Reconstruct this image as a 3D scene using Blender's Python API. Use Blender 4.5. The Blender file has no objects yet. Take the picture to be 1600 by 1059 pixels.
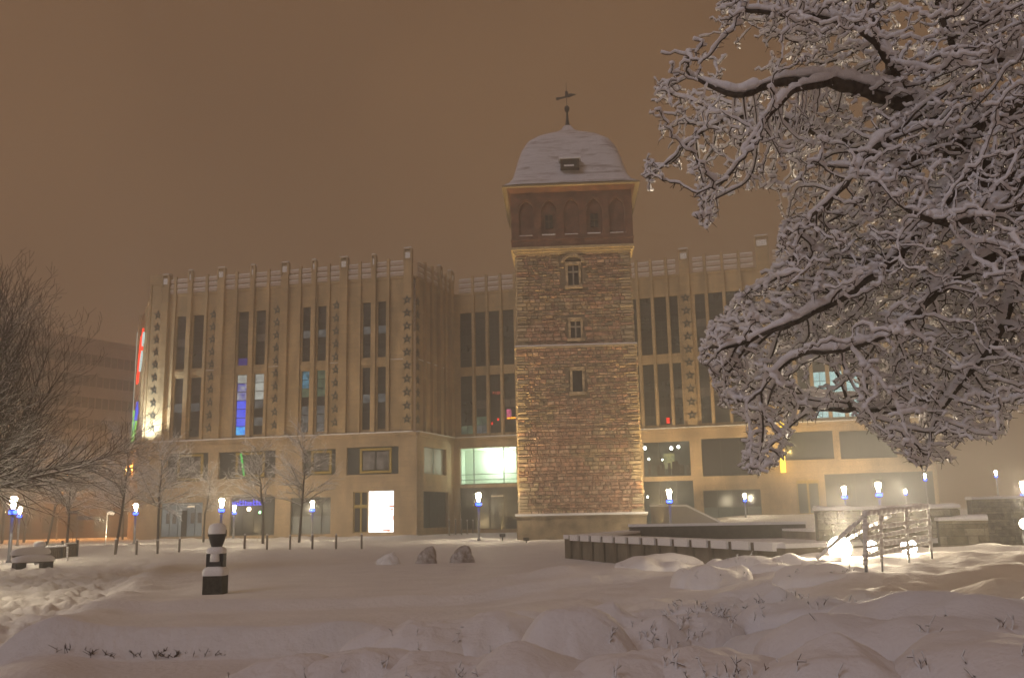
import bpy, math, random
import numpy as np
from mathutils import Vector, Matrix
C = bpy.context.scene.collection
R = math.radians
sc = bpy.context.scene

# ------------------------------------------------------------ camera
FPX, HY, ROLL, HC = 1450.0, 806.0, -1.15, 2.0
TILT = math.atan((HY-529.5)/FPX)
ROT = Matrix.Rotation(math.pi/2+TILT, 3, 'X') @ Matrix.Rotation(R(ROLL), 3, 'Z')
cam_d = bpy.data.cameras.new("camera"); cam = bpy.data.objects.new("camera", cam_d); C.objects.link(cam)
cam.matrix_world = Matrix.Translation((0, 0, HC)) @ ROT.to_4x4()
cam_d.sensor_width = 36; cam_d.lens = FPX/1600*36; cam_d.clip_start = 0.1; cam_d.clip_end = 2000
sc.camera = cam

# ------------------------------------------------------------ world: low cloud lit by the city
w = bpy.data.worlds.new("World"); sc.world = w; w.use_nodes = True
nt = w.node_tree; bg = nt.nodes["Background"]
tc = nt.nodes.new("ShaderNodeTexCoord"); sp = nt.nodes.new("ShaderNodeSeparateXYZ")
rp = nt.nodes.new("ShaderNodeValToRGB"); nz = nt.nodes.new("ShaderNodeTexNoise"); nz.inputs["Scale"].default_value = 2.2; nz.inputs["Detail"].default_value = 3
ma = nt.nodes.new("ShaderNodeMath"); ma.operation = 'MULTIPLY_ADD'; ma.inputs[1].default_value = 0.9
nt.links.new(tc.outputs["Generated"], sp.inputs[0]); nt.links.new(tc.outputs["Generated"], nz.inputs["Vector"])
nt.links.new(nz.outputs[0], ma.inputs[0]); nt.links.new(sp.outputs["Z"], ma.inputs[2]); nt.links.new(ma.outputs[0], rp.inputs[0])
e = rp.color_ramp.elements
e[0].position = 0.40; e[0].color = (0.240, 0.129, 0.060, 1)
e[1].position = 1.15 if False else 1.0; e[1].color = (0.150, 0.079, 0.038, 1)
nt.links.new(rp.outputs[0], bg.inputs[0]); bg.inputs[1].default_value = 1.0

# soft cool glow of the sky behind the camera
sd = bpy.data.lights.new("sun", 'SUN'); sd.energy = 0.62; sd.angle = R(24); sd.color = (0.80, 0.84, 1.0)
sun = bpy.data.objects.new("sun", sd); C.objects.link(sun); sun.rotation_euler = (R(56), 0, R(-38))

sc.view_settings.view_transform = 'Standard'; sc.view_settings.look = 'None'
sc.view_settings.exposure = 0.40; sc.view_settings.gamma = 1.0
sc.render.engine = 'CYCLES'
cy = sc.cycles
cy.use_denoising = True; cy.max_bounces = 6; cy.diffuse_bounces = 5; cy.glossy_bounces = 2; cy.transmission_bounces = 2
cy.volume_bounces = 0; cy.transparent_max_bounces = 8; cy.use_adaptive_sampling = True; cy.adaptive_threshold = 0.02
cy.sample_clamp_indirect = 3.0; cy.sample_clamp_direct = 0.0

# ------------------------------------------------------------ measuring: a pixel of the photograph at a real distance
CAMP = Vector((0, 0, HC))
def ray(x, y):
    d = ROT @ Vector(((x-800)/FPX, -(y-529.5)/FPX, -1.0)); return d/d.y
def pix(x, y, Y): return CAMP + ray(x, y)*Y
def flat(x, y, z):
    d = ray(x, y); return CAMP + d*((z-HC)/d.z)

# ------------------------------------------------------------ numpy noise
def _h(ix, iy, s):
    n = (ix.astype(np.int64)*374761393 + iy.astype(np.int64)*668265263 + s*1442695041) & 0x7fffffff
    n = ((n ^ (n >> 13))*1274126177) & 0x7fffffff
    return ((n ^ (n >> 16)) & 0xffff)/65535.0
def vn(x, y, s=0):
    x = np.asarray(x, float); y = np.asarray(y, float)
    ix = np.floor(x); iy = np.floor(y); fx = x-ix; fy = y-iy
    fx = fx*fx*(3-2*fx); fy = fy*fy*(3-2*fy)
    a = _h(ix, iy, s); b = _h(ix+1, iy, s); c = _h(ix, iy+1, s); d = _h(ix+1, iy+1, s)
    return (a+(b-a)*fx)*(1-fy)+(c+(d-c)*fx)*fy - 0.5
def sst(a, b, x):
    t = np.clip((x-a)/(b-a), 0, 1); return t*t*(3-2*t)

# ------------------------------------------------------------ object helpers
class MB:
    def __init__(s): s.v = []; s.f = []; s.m = []; s.mi = 0
    def vert(s, p): s.v.append((p[0], p[1], p[2])); return len(s.v)-1
    def face(s, pts, mi=None):
        i = [s.vert(p) for p in pts]; s.f.append(i); s.m.append(s.mi if mi is None else mi)
    def box(s, x0, x1, y0, y1, z0, z1, T=None):
        P = [Vector((x, y, z)) for z in (z0, z1) for y in (y0, y1) for x in (x0, x1)]
        if T: P = [T(p) for p in P]
        b = len(s.v); s.v += [tuple(p) for p in P]
        for q in ((0, 2, 3, 1), (4, 5, 7, 6), (0, 1, 5, 4), (2, 6, 7, 3), (0, 4, 6, 2), (1, 3, 7, 5)):
            s.f.append([b+k for k in q]); s.m.append(s.mi)
    def tube(s, a, b, ra, rb=None, n=8, cap=True):
        a = Vector(a); b = Vector(b); rb = ra if rb is None else rb
        d = (b-a).normalized(); u = d.orthogonal().normalized(); v = d.cross(u)
        k = len(s.v)
        for p, r in ((a, ra), (b, rb)):
            for i in range(n):
                t = 2*math.pi*i/n; s.v.append(tuple(p+(u*math.cos(t)+v*math.sin(t))*r))
        for i in range(n):
            j = (i+1) % n; s.f.append([k+i, k+j, k+n+j, k+n+i]); s.m.append(s.mi)
        if cap:
            s.f.append([k+i for i in range(n)][::-1]); s.m.append(s.mi)
            s.f.append([k+n+i for i in range(n)]); s.m.append(s.mi)
    def lathe(s, prof, cx=0, cy=0, n=20, power=None):
        k0 = len(s.v)
        for (r, z) in prof:
            for i in range(n):
                t = 2*math.pi*i/n; c, q = math.cos(t), math.sin(t)
                s.v.append((cx+r*c, cy+r*q, z))
        for j in range(len(prof)-1):
            for i in range(n):
                a = k0+j*n+i; b = k0+j*n+(i+1) % n
                s.f.append([a, b, b+n, a+n]); s.m.append(s.mi)
        s.f.append([k0+i for i in range(n)][::-1]); s.m.append(s.mi)
        s.f.append([k0+(len(prof)-1)*n+i for i in range(n)]); s.m.append(s.mi)
    def build(s, name, mats, parent=None, smooth=False, off=(0, 0, 0)):
        me = bpy.data.meshes.new(name)
        o3 = Vector(off)
        me.from_pydata([(p[0]-o3.x, p[1]-o3.y, p[2]-o3.z) for p in s.v], [], s.f)
        if not isinstance(mats, (list, tuple)): mats = [mats]
        for m in mats: me.materials.append(m)
        if len(mats) > 1: me.polygons.foreach_set("material_index", s.m)
        if smooth: me.polygons.foreach_set("use_smooth", [True]*len(me.polygons))
        me.update()
        o = bpy.data.objects.new(name, me); C.objects.link(o)
        if parent: o.parent = parent
        return o
def npmesh(name, V, F, mat, parent=None, smooth=True, off=(0, 0, 0)):
    V = np.asarray(V, np.float32)-np.array(off, np.float32); F = np.asarray(F, np.int32)
    me = bpy.data.meshes.new(name); n = F.shape[1]
    me.vertices.add(len(V)); me.vertices.foreach_set("co", V.ravel())
    me.loops.add(F.size); me.loops.foreach_set("vertex_index", F.ravel())
    me.polygons.add(len(F)); me.polygons.foreach_set("loop_start", np.arange(0, F.size, n, dtype=np.int32))
    me.polygons.foreach_set("loop_total", np.full(len(F), n, np.int32))
    me.polygons.foreach_set("use_smooth", [smooth]*len(F))
    me.materials.append(mat); me.update(calc_edges=True); me.validate()
    o = bpy.data.objects.new(name, me); C.objects.link(o)
    if parent: o.parent = parent
    return o
def tag(o, label=None, cat=None, group=None, kind=None):
    if label: o['label'] = label
    if cat: o['category'] = cat
    if group: o['group'] = group
    if kind: o['kind'] = kind
    return o
def thing(name, loc, label, cat, group=None, rz=0):
    o = bpy.data.objects.new(name, None); C.objects.link(o); o.location = loc; o.rotation_euler = (0, 0, rz)
    o.empty_display_size = 0.3
    return tag(o, label, cat, group)
def dup(root, loc, rz=0, label=None, scale=None):
    r = root.copy(); C.objects.link(r); r.location = loc; r.rotation_euler = (0, 0, rz)
    if label: r['label'] = label
    if scale: r.scale = scale
    for ch in list(root.children):
        c = ch.copy(); C.objects.link(c); c.parent = r
        for g in list(ch.children):
            d = g.copy(); C.objects.link(d); d.parent = c
    return r

# ------------------------------------------------------------ materials
def mat(name, col, rough=0.8, metal=0.0, var=0.0, vscale=4.0, bump=0.0, bscale=8.0, spec=0.3, col2=None, bdist=0.05):
    m = bpy.data.materials.new(name); m.use_nodes = True; n = m.node_tree; b = n.nodes["Principled BSDF"]
    b.inputs["Base Color"].default_value = (*col, 1); b.inputs["Roughness"].default_value = rough
    b.inputs["Metallic"].default_value = metal; b.inputs["Specular IOR Level"].default_value = spec
    t = n.nodes.new("ShaderNodeTexCoord")
    if var or col2:
        x = n.nodes.new("ShaderNodeTexNoise"); x.inputs["Scale"].default_value = vscale; x.inputs["Detail"].default_value = 6
        r = n.nodes.new("ShaderNodeValToRGB"); r.color_ramp.elements[0].position = 0.35; r.color_ramp.elements[1].position = 0.65
        r.color_ramp.elements[0].color = (*(col2 or [c*(1-var) for c in col]), 1); r.color_ramp.elements[1].color = (*[min(1, c*(1+var*0.6)) for c in col], 1)
        n.links.new(t.outputs["Object"], x.inputs["Vector"]); n.links.new(x.outputs[0], r.inputs[0]); n.links.new(r.outputs[0], b.inputs["Base Color"])
    if bump:
        y = n.nodes.new("ShaderNodeTexNoise"); y.inputs["Scale"].default_value = bscale; y.inputs["Detail"].default_value = 6
        k = n.nodes.new("ShaderNodeBump"); k.inputs["Strength"].default_value = bump; k.inputs["Distance"].default_value = bdist
        n.links.new(t.outputs["Object"], y.inputs["Vector"]); n.links.new(y.outputs[0], k.inputs["Height"]); n.links.new(k.outputs[0], b.inputs["Normal"])
    return m
def emit(name, col, s, col2=None, vscale=1.0):
    m = bpy.data.materials.new(name); m.use_nodes = True; n = m.node_tree; n.nodes.clear()
    o = n.nodes.new("ShaderNodeOutputMaterial"); em = n.nodes.new("ShaderNodeEmission")
    em.inputs[0].default_value = (*col, 1); em.inputs[1].default_value = s
    if col2:
        t = n.nodes.new("ShaderNodeTexCoord"); x = n.nodes.new("ShaderNodeTexNoise"); x.inputs["Scale"].default_value = vscale
        r = n.nodes.new("ShaderNodeValToRGB"); r.color_ramp.elements[0].position = 0.38; r.color_ramp.elements[1].position = 0.62
        r.color_ramp.elements[0].color = (*col, 1); r.color_ramp.elements[1].color = (*col2, 1)
        n.links.new(t.outputs["Object"], x.inputs["Vector"]); n.links.new(x.outputs[0], r.inputs[0]); n.links.new(r.outputs[0], em.inputs[0])
    n.links.new(em.outputs[0], o.inputs[0]); return m
def panelled(name, col, sx, sz, var=0.12, joint=0.72, axis='X'):
    """sandstone facing in courses, joints slightly darker, rain stains"""
    m = bpy.data.materials.new(name); m.use_nodes = True; n = m.node_tree; b = n.nodes["Principled BSDF"]
    b.inputs["Roughness"].default_value = 0.85; b.inputs["Specular IOR Level"].default_value = 0.25
    t = n.nodes.new("ShaderNodeTexCoord"); s = n.nodes.new("ShaderNodeSeparateXYZ"); c = n.nodes.new("ShaderNodeCombineXYZ")
    n.links.new(t.outputs["Object"], s.inputs[0]); n.links.new(s.outputs[axis], c.inputs[0]); n.links.new(s.outputs["Z"], c.inputs[1])
    k = n.nodes.new("ShaderNodeTexBrick"); k.inputs["Scale"].default_value = 1
    k.inputs["Brick Width"].default_value = sx; k.inputs["Row Height"].default_value = sz; k.inputs["Mortar Size"].default_value = 0.025
    k.inputs["Color1"].default_value = (*[v*(1+var) for v in col], 1); k.inputs["Color2"].default_value = (*[v*(1-var) for v in col], 1)
    k.inputs["Mortar"].default_value = (*[v*joint for v in col], 1)
    x = n.nodes.new("ShaderNodeTexNoise"); x.inputs["Scale"].default_value = 0.7; x.inputs["Detail"].default_value = 8
    mp = n.nodes.new("ShaderNodeMapping"); mp.inputs["Scale"].default_value = (1, 1, 0.3)
    n.links.new(t.outputs["Object"], mp.inputs[0]); n.links.new(mp.outputs[0], x.inputs["Vector"])
    mr = n.nodes.new("ShaderNodeMapRange"); mr.inputs[1].default_value = .3; mr.inputs[2].default_value = .7; mr.inputs[3].default_value = .66; mr.inputs[4].default_value = 1.15
    mx = n.nodes.new("ShaderNodeMix"); mx.data_type = 'RGBA'; mx.blend_type = 'MULTIPLY'; mx.inputs[0].default_value = 1
    n.links.new(c.outputs[0], k.inputs["Vector"]); n.links.new(x.outputs[0], mr.inputs[0])
    n.links.new(k.outputs["Color"], mx.inputs[6]); n.links.new(mr.outputs[0], mx.inputs[7]); n.links.new(mx.outputs[2], b.inputs["Base Color"])
    return m

M = {}
M['snow'] = mat("snow", (0.80, 0.79, 0.80), 0.65, bump=0.35, bscale=9, bdist=0.03)
M['groundsnow'] = mat("ground_snow", (0.80, 0.78, 0.78), 0.7, var=0.05, vscale=0.8, bump=0.8, bscale=7, bdist=0.045)
M['treesnow'] = mat("branch_snow", (0.88, 0.86, 0.87), 0.7, bump=0.3, bscale=25, bdist=0.015)
M['bark'] = mat("bark", (0.075, 0.055, 0.042), 0.9, var=0.4, vscale=12, bump=0.6, bscale=30, bdist=0.01)
M['stonewall'] = panelled("sandstone_facing", (0.50, 0.36, 0.20), 1.1, 0.55, var=.07, joint=.8)
M['plinth'] = panelled("sandstone_base", (0.47, 0.35, 0.22), 1.1, 0.55, var=.07, joint=.8)
M['glass'] = mat("dark_glass", (0.022, 0.020, 0.024), 0.12, spec=0.6, bump=0.02, bscale=0.5)
M['glassb'] = mat('dark_glass', (0.05, 0.045, 0.05), 0.2, spec=0.6, var=.5, vscale=1.5)
M['glassc'] = mat('dark_glass', (0.03, 0.035, 0.045), 0.08, spec=0.8, var=.6, vscale=2)
M['blind'] = mat('window_blind', (0.17, 0.15, 0.14), 0.6, var=.2, vscale=2)
M['glassg'] = mat("grey_glass", (0.075, 0.080, 0.085), 0.15, spec=0.22, col2=(0.035, 0.04, 0.05), vscale=0.5)
M['frame'] = mat("dark_frame", (0.05, 0.05, 0.052), 0.5)
M['yframe'] = mat("ochre_frame", (0.38, 0.27, 0.05), 0.6)
M['star'] = mat("star_metal", (0.065, 0.068, 0.06), 0.45, metal=0.4)
M['rail'] = mat("parapet_rail", (0.52, 0.42, 0.36), 0.7)
M['steel'] = mat("steel", (0.30, 0.31, 0.33), 0.4, metal=0.5)
M['darkmetal'] = mat("dark_metal", (0.03, 0.03, 0.035), 0.5, var=.3, vscale=9)
M['concrete'] = mat("board_concrete", (0.20, 0.165, 0.125), 0.9, var=0.3, vscale=1.5, bump=0.4, bscale=6)
M['brick'] = None
M['wood'] = mat("weathered_wood", (0.12, 0.09, 0.06), 0.8, var=.3, vscale=8)
M['drygreen'] = mat("dark_stone", (0.05, 0.045, 0.035), 0.8, var=.6, vscale=9, bump=.5, bscale=20)
M['lampwarm'] = emit("lamp_glow", (1.0, 0.84, 0.55), 300.0)
M['lampblue'] = emit("lamp_blue_ring", (0.035, 0.085, 1.0), 8.0)

# ------------------------------------------------------------ ground: one sheet of snow
TERR = None
def Hgt(x, y):
    x = np.asarray(x, float); y = np.asarray(y, float)
    z = 0.05*vn(x*.15, y*.15, 1)+0.06*vn(x*.4, y*.4, 2)*sst(60, 20, y)
    # the square rises a little towards the buildings and the terrace on the right
    z = z+0.12*sst(45, 90, y)+1.5*sst(12, 26, x)*sst(80, 100, y)
    # planted bank in the foreground, on the right
    edge = 1.0-0.12*(y-6)+0.9*vn(y*.35, y*0+3, 5)
    bank = sst(edge-1.2, edge+2.6, x)*sst(30.5, 25, y+0.12*x)
    nf = 1-.65*sst(12.5, 19, y)
    z = z+bank*(0.46+0.075*np.clip(x-2, 0, 7)+nf*(0.55*vn(x*.7, y*.7, 7)+0.36*vn(x*1.7, y*1.7, 8)+.10*vn(x*3.9, y*3.9, 9)+.02*vn(x*8, y*8, 10)))
    # near drift across the bottom
    near = sst(10.5, 7.5, y-0.10*x)*sst(-9.5, -3.5, x+.2*y)
    z = z+near*(0.22+.40*vn(x*.9+4, y*.9, 11)+.22*vn(x*2.1, y*2.1, 12)+.02*vn(x*6, y*6, 30))
    # low clipped hedges under snow, crossing on the left
    def ridge(y0, wf, wb, h, xa, xb, s):
        yy = y-(y0+0.05*x+.35*vn(x*.3, x*0, s))
        return h*(1+.25*vn(x*1.1, y*.8, s+1))*sst(-wf, 0, yy)*sst(wb, wb*.35, yy)*sst(xa-1.2, xa+1, x)*sst(xb+1.5, xb-1.5, x)
    z = z+ridge(14.9, 0.28, 4.8, 0.42, -8.0, 1.2, 14)+ridge(22.6, .5, 5.5, 0.20, -10.6, 3.0, 16)
    # trodden path on the left, dug down and rough
    pb = -6.4-0.31*(y-10)+.5*vn(y*.3, y*0, 18)
    p = sst(pb+.5, pb-.7, x)*sst(60, 48, y)
    z = z-0.16*p+p*(0.20*vn(x*2.2, y*1.6, 20)+0.20*vn(x*4.7, y*3.7, 21)+.10*vn(x*9, y*7, 22))
    z = z+0.13*np.exp(-((x-pb-.7)/.6)**2)*sst(52, 40, y)*(1+1.5*vn(x, y, 23))
    # furrows of footsteps and sledges
    fr = sst(-14.5, -13, x+.12*y)*sst(-6.0, -7.5, x+.12*y)*sst(21.5, 24, y)*sst(43, 37, y)
    z = z-0.13*fr*(0.5+0.5*np.sin((x*1.05-y*.30)*4.2+1.5*vn(x*.4, y*.4, 24)))
    # ploughed ridges on the square
    pl = sst(50, 56, y)*sst(100, 80, y)
    z = z+pl*(0.20*vn(x*.2, y*1.3, 25)+0.12*vn(x*1.4, y*1.6, 26))
    z = z-.10*sst(46, 50, y)*sst(76, 70, y)*np.clip(vn(x*.12, y*1.1, 37)*2.5, 0, 1)
    z = z+.28*np.exp(-((y-(78+.02*x))/1.1)**2)*sst(-75, -60, x)*sst(1, -3, x)*(.5+vn(x*.8, y*.5, 27))
    z = z+.4*np.exp(-((y-(98.5-.17*(x+20)))/1.6)**2)*sst(-45, -35, x)*sst(2, -3, x)*np.clip(.4+vn(x*.9, y*.5, 28), 0, 1)
    return z
def hz(x, y): return float(Hgt(np.array([x]), np.array([y]))[0])
ang = np.concatenate([np.linspace(-180, -50, 27)[:-1], np.linspace(-50, 50, 520), np.linspace(50, 180, 27)[1:-1]])
rr = [1.0]
while rr[-1] < 255: rr.append(rr[-1]*1.0115)
rr = np.array(rr); A, RR = np.meshgrid(np.radians(ang), rr)
GX = RR*np.sin(A); GY = RR*np.cos(A); GZ = Hgt(GX, GY)
na = len(ang); nr = len(rr); idx = np.arange(na*nr).reshape(nr, na)
i0 = idx[:-1]; i1 = idx[1:]
F = np.stack([i0, np.roll(i0, -1, 1), np.roll(i1, -1, 1), i1], -1).reshape(-1, 4)[:, ::-1]
V = np.stack([GX, GY, GZ], -1).reshape(-1, 3)
V = np.vstack([V, [[0, 0, float(GZ[0].mean())]]])
g = npmesh("ground", V, F, M['groundsnow']); tag(g, kind='structure')

# ------------------------------------------------------------ walls along a line
class Wall:
    def __init__(s, a, b, z0=0):
        s.a = Vector((a[0], a[1], 0)); d = Vector((b[0]-a[0], b[1]-a[1], 0)); s.L = d.length; s.u = d/s.L
        s.n = Vector((s.u.y, -s.u.x, 0)); s.z0 = z0
    def pt(s, u, z, n=0): return s.a+s.u*u+s.n*n+Vector((0, 0, z))
    def T(s, p): return s.pt(p.x, p.z, p.y)          # local x=u, y=n(out), z
    def uz(s, px, py):
        d = ray(px, py); det = d.x*(-s.u.y)-d.y*(-s.u.x)
        t = (s.a.x*(-s.u.y)-s.a.y*(-s.u.x))/det
        u = (d.x*s.a.y-d.y*s.a.x)/det
        u = (Vector((d.x*t, d.y*t, 0))-s.a).dot(s.u)
        return u, HC+d.z*t
    def rect(s, x0, y0, x1, y1):
        a = s.uz(x0, (y0+y1)/2)[0]; b = s.uz(x1, (y0+y1)/2)[0]
        return (a, b, s.uz((x0+x1)/2, y1)[1], s.uz((x0+x1)/2, y0)[1])
    def box(s, mb, u0, u1, z0, z1, n0, n1): mb.box(u0, u1, n0, n1, z0, z1, T=s.T)
    def holed(s, mb, u0, u1, z0, z1, holes, n=0.0, dep=0.35):
        us = sorted({u0, u1, *[h[0] for h in holes], *[h[1] for h in holes]}); zs = sorted({z0, z1, *[h[2] for h in holes], *[h[3] for h in holes]})
        for i in range(len(us)-1):
            for j in range(len(zs)-1):
                cu = (us[i]+us[i+1])/2; cz = (zs[j]+zs[j+1])/2
                if any(h[0] < cu < h[1] and h[2] < cz < h[3] for h in holes): continue
                mb.face([s.pt(us[i], zs[j], n), s.pt(us[i+1], zs[j], n), s.pt(us[i+1], zs[j+1], n), s.pt(us[i], zs[j+1], n)])
        for (a, b, c, d) in holes:
            for (p, q) in (((a, c), (b, c)), ((b, c), (b, d)), ((b, d), (a, d)), ((a, d), (a, c))):
                mb.face([s.pt(p[0], p[1], n), s.pt(q[0], q[1], n), s.pt(q[0], q[1], n-dep), s.pt(p[0], p[1], n-dep)])

BLD = Vector((-11.1, 104, 0))
mall = thing("shopping_centre", BLD, "long sandstone coloured shopping centre with star ornaments and tall paired windows behind the stone tower", "shopping centre")
def part(mb, name, mats, parent=mall, **k):
    return mb.build(name, mats, parent, off=BLD, **k)

M['e_blue'] = emit("window_blue_light", (0.03, 0.05, 0.9), 1.0, (0.1, 0.14, 1.0), 0.9)
M['e_cyan'] = emit("window_cyan_light", (0.02, 0.25, 1.0), 1.1, (0.1, 0.5, 1.0), 1.4)
M['e_mix'] = emit("window_mixed_light", (0.10, 0.10, 0.55), 0.7, (0.55, 0.55, 0.62), 1.1)
M['e_white'] = emit("window_white_light", (0.60, 0.62, 0.56), 0.75, (0.35, 0.35, 0.32), 0.8)
M['e_teal'] = emit("window_teal_light", (0.03, 0.10, 0.13), 0.7, (0.12, 0.32, 0.45), 2.2)
M['e_dimgreen'] = emit("window_dim_green_light", (0.045, 0.06, 0.045), 0.8, (0.11, 0.15, 0.09), 2.2)
M['e_dimgrey'] = emit("window_dim_grey_light", (0.055, 0.055, 0.055), 0.8, (0.13, 0.13, 0.13), 2.0)
M['e_aqua'] = emit("window_aqua_light", (0.45, 0.66, 0.62), 1.1, (0.30, 0.5, 0.5), 1.0)
M['e_pink'] = emit("bar_pink_light", (1.0, 0.22, 0.38), 0.8, (0.6, 0.1, 0.2), 3.0)
M['e_orange'] = emit("bar_orange_light", (1.0, 0.32, 0.02), 2.6)
M['e_red'] = emit("red_light", (1.0, 0.03, 0.015), 1.3)
M['e_green'] = emit("green_strip_light", (0.06, 0.8, 0.12), 0.9)
M['e_poster'] = emit("backlit_poster", (1.0, 0.97, 0.93), 3.4)
M['e_posterred'] = emit("backlit_poster_red", (1.0, 0.45, 0.32), 1.1)
M['e_posterpale'] = emit("backlit_poster_grey", (0.72, 0.60, 0.60), 1.25)
M['e_sign'] = emit("blue_sign_light", (0.09, 0.09, 1.0), 1.8)
M['e_yellow'] = emit("yellow_sign_light", (1.0, 0.62, 0.05), 3.0)
M['e_bulb'] = emit("ceiling_spot_light", (0.95, 1.0, 0.85), 12.0)
M['e_warmroom'] = emit("interior_counter_light", (0.45, 0.40, 0.16), 0.8, (0.20, 0.22, 0.12), 3.0)

WR = random.Random(77)
def window(W, u0, u1, z0, z1, rows, cols=1, mats=None, name='window', n=-0.3, fr='frame', bar=0.07, offs=0.0):
    mb = MB(); mm = list(mats or ['glass']*rows)
    if rows >= 7: mm = [(m if m != 'glass' else WR.choice(['glass', 'glass', 'glassb', 'glassc', 'blind'] if i_ == 3 else ['glass', 'glass', 'glass', 'glassb', 'glassc'])) for i_, m in enumerate(mm)]
    names = sorted(set(mm)); zz = [z0+(z1-z0)*k/rows for k in range(rows+1)]
    for k in range(rows):
        mb.face([W.pt(u0, zz[k], n), W.pt(u1, zz[k], n), W.pt(u1, zz[k+1], n), W.pt(u0, zz[k+1], n)], names.index(mm[k]))
    o = part(mb, name, [M[x] for x in names])
    fb = MB()
    for k in range(rows+1): W.box(fb, u0, u1, max(z0, zz[k]-bar/2), min(z1, zz[k]+bar/2), n+.01, n+.08)
    for k in range(cols+1):
        uu = u0+(u1-u0)*k/cols; W.box(fb, max(u0, uu-bar/2), min(u1, uu+bar/2), z0, z1, n+.085, n+.12)
    part(fb, 'window_frame', M[fr], o)
    return o

ZC, ZW0, ZW1, ZV0, ZV1, ZPB, ZRT = 11.45, 11.95, 19.1, 20.2, 26.75, 29.3, 31.4
def star_obj(W, u, z, n, r=0.60):
    mb = MB(); pts = []
    for k in range(10):
        a = math.pi/2+k*math.pi/5; q = r if k % 2 == 0 else r*0.40; pts.append((u+math.cos(a)*q, z+math.sin(a)*q))
    inn = [(u+(p[0]-u)*.42, z+(p[1]-z)*.42) for p in pts]
    for k in range(10):
        j = (k+1) % 10; a, b, c, d = pts[k], pts[j], inn[j], inn[k]
        mb.face([W.pt(*a, n+.06), W.pt(*b, n+.06), W.pt(*c, n+.06), W.pt(*d, n+.06)])
        mb.face([W.pt(*a, n), W.pt(*b, n), W.pt(*b, n+.06), W.pt(*a, n+.06)])
        mb.face([W.pt(*c, n), W.pt(*d, n), W.pt(*d, n+.06), W.pt(*c, n+.06)])
    W.box(mb, u-.05, u+.05, z-.30, z-.2, 0.02, n+.02)
    return part(mb, 'star_ornament', M['star'])
def pylon(W, u, ztop, wd=0.95, dpt=0.55, snow=True):
    mb = MB()
    W.box(mb, u-wd/2, u+wd/2, ZW0-.3, ztop-1.5, -0.1, dpt)
    W.box(mb, u-wd/2-.06, u-wd/2+.16, ztop-1.5, ztop-.15, 0.0, dpt+.05); W.box(mb, u+wd/2-.16, u+wd/2+.06, ztop-1.5, ztop-.15, 0.0, dpt+.05)
    W.box(mb, u-wd/2+.16, u+wd/2-.16, ztop-1.5, ztop-.28, .06, dpt-.06)
    W.box(mb, u-wd/2+.05, u+wd/2-.05, ztop-.15, ztop, -.02, dpt+.0)
    o = part(mb, 'pylon', M['stonewall'])
    s = MB(); W.box(s, u-wd/2+.02, u+wd/2-.02, ztop+.003, ztop+.13, 0, dpt-.04)
    s2 = MB(); W.box(s2, u-wd/2+.18, u+wd/2-.18, ztop-1.2, ztop-.5, dpt-.055, dpt+.0); part(s2, 'snow_patch', M['snow'], o)
    part(s, 'snow_cap', M['snow'], o)
    return o
def railing(W, ulist):
    mb = MB(); s = MB()
    for a, b in zip(ulist[:-1], ulist[1:]):
        for z in (29.62, 30.28, 30.94):
            W.box(mb, a+.2, b-.2, z, z+.36, 0.0, .2); W.box(s, a+.21, b-.21, z+.363, z+.46, .01, .20)
        for q in (.3, .52): W.box(mb, a+(b-a)*q-.06, a+(b-a)*q+.06, 29.3, 31.25, -.14, -.01)
    o = part(mb, 'parapet_railing', M['rail']); part(s, 'snow_layer', M['snow'], o)

# main block, towards the square
W0 = Wall((-41.76, 111.0), (-11.10, 104.0))
ribs = [-1.0, .63, 2.75, 4.93, 6.92, 8.89, 11.1, 13.12, 15.30, 17.22, 19.05, 20.88, 22.83, 24.78, 26.55, 28.3, 30.75]
ribs = [r if i else -0.6 for i, r in enumerate(ribs)]
holes = []; wins = []
for b in range(4):
    for s_ in (0, 1):
        a = ribs[4*b+1+s_]+(.34 if s_ == 0 else .42); c = ribs[4*b+2+s_]-(.42 if s_ == 0 else .34)
        holes += [(a, c, ZW0, ZW1), (a, c, ZV0, ZV1)]; wins.append((b, s_, a, c))
mb = MB()
W0.holed(mb, -1.2, W0.L-.15, ZC, ZPB, holes)
for i, u in enumerate(ribs):
    if i % 2 == 1: W0.box(mb, u-.17, u+.17, ZC, 31.7, .003, .34)
for b in range(4):      # ledges between storeys and panel edges
    W0.box(mb, ribs[4*b+1]+.19, ribs[4*b+2]-.3, 19.35, 19.9, .004, .10); W0.box(mb, ribs[4*b+2]+.3, ribs[4*b+3]-.19, 19.35, 19.9, .004, .10)
    W0.box(mb, ribs[4*b+3]+.19, ribs[4*b+4]-.5, 19.62, 19.8, .004, .12)
W0.box(mb, -1.2, W0.L-.2, ZPB-.003, ZPB+.25, -.6, .12)
part(mb, 'facade_wall', M['stonewall'])
for i, u in enumerate(ribs):
    if i % 2 == 0: pylon(W0, u, 32.75 if i == 16 else (32.3 if i else 32.0), .95 if i % 4 == 0 else .55, .5)
for b in range(4): railing(W0, [ribs[4*b+k] for k in range(5)])
s = MB()
for b in range(4):
    W0.box(s, ribs[4*b+3]+.19, ribs[4*b+4]-.5, 19.803, 19.88, .01, .11)
W0.box(s, -1.2, W0.L, ZC+.003, ZC+.13, .05, .62)
part(s, 'snow_layer', M['snow'])
for b in range(4):      # stars just left of each pylon
    u = ribs[4*b+4]-(.85 if b < 3 else .05)
    for k in range(10): star_obj(W0, u, 12.9+k*1.52, .34 if b < 3 else .52)
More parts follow.
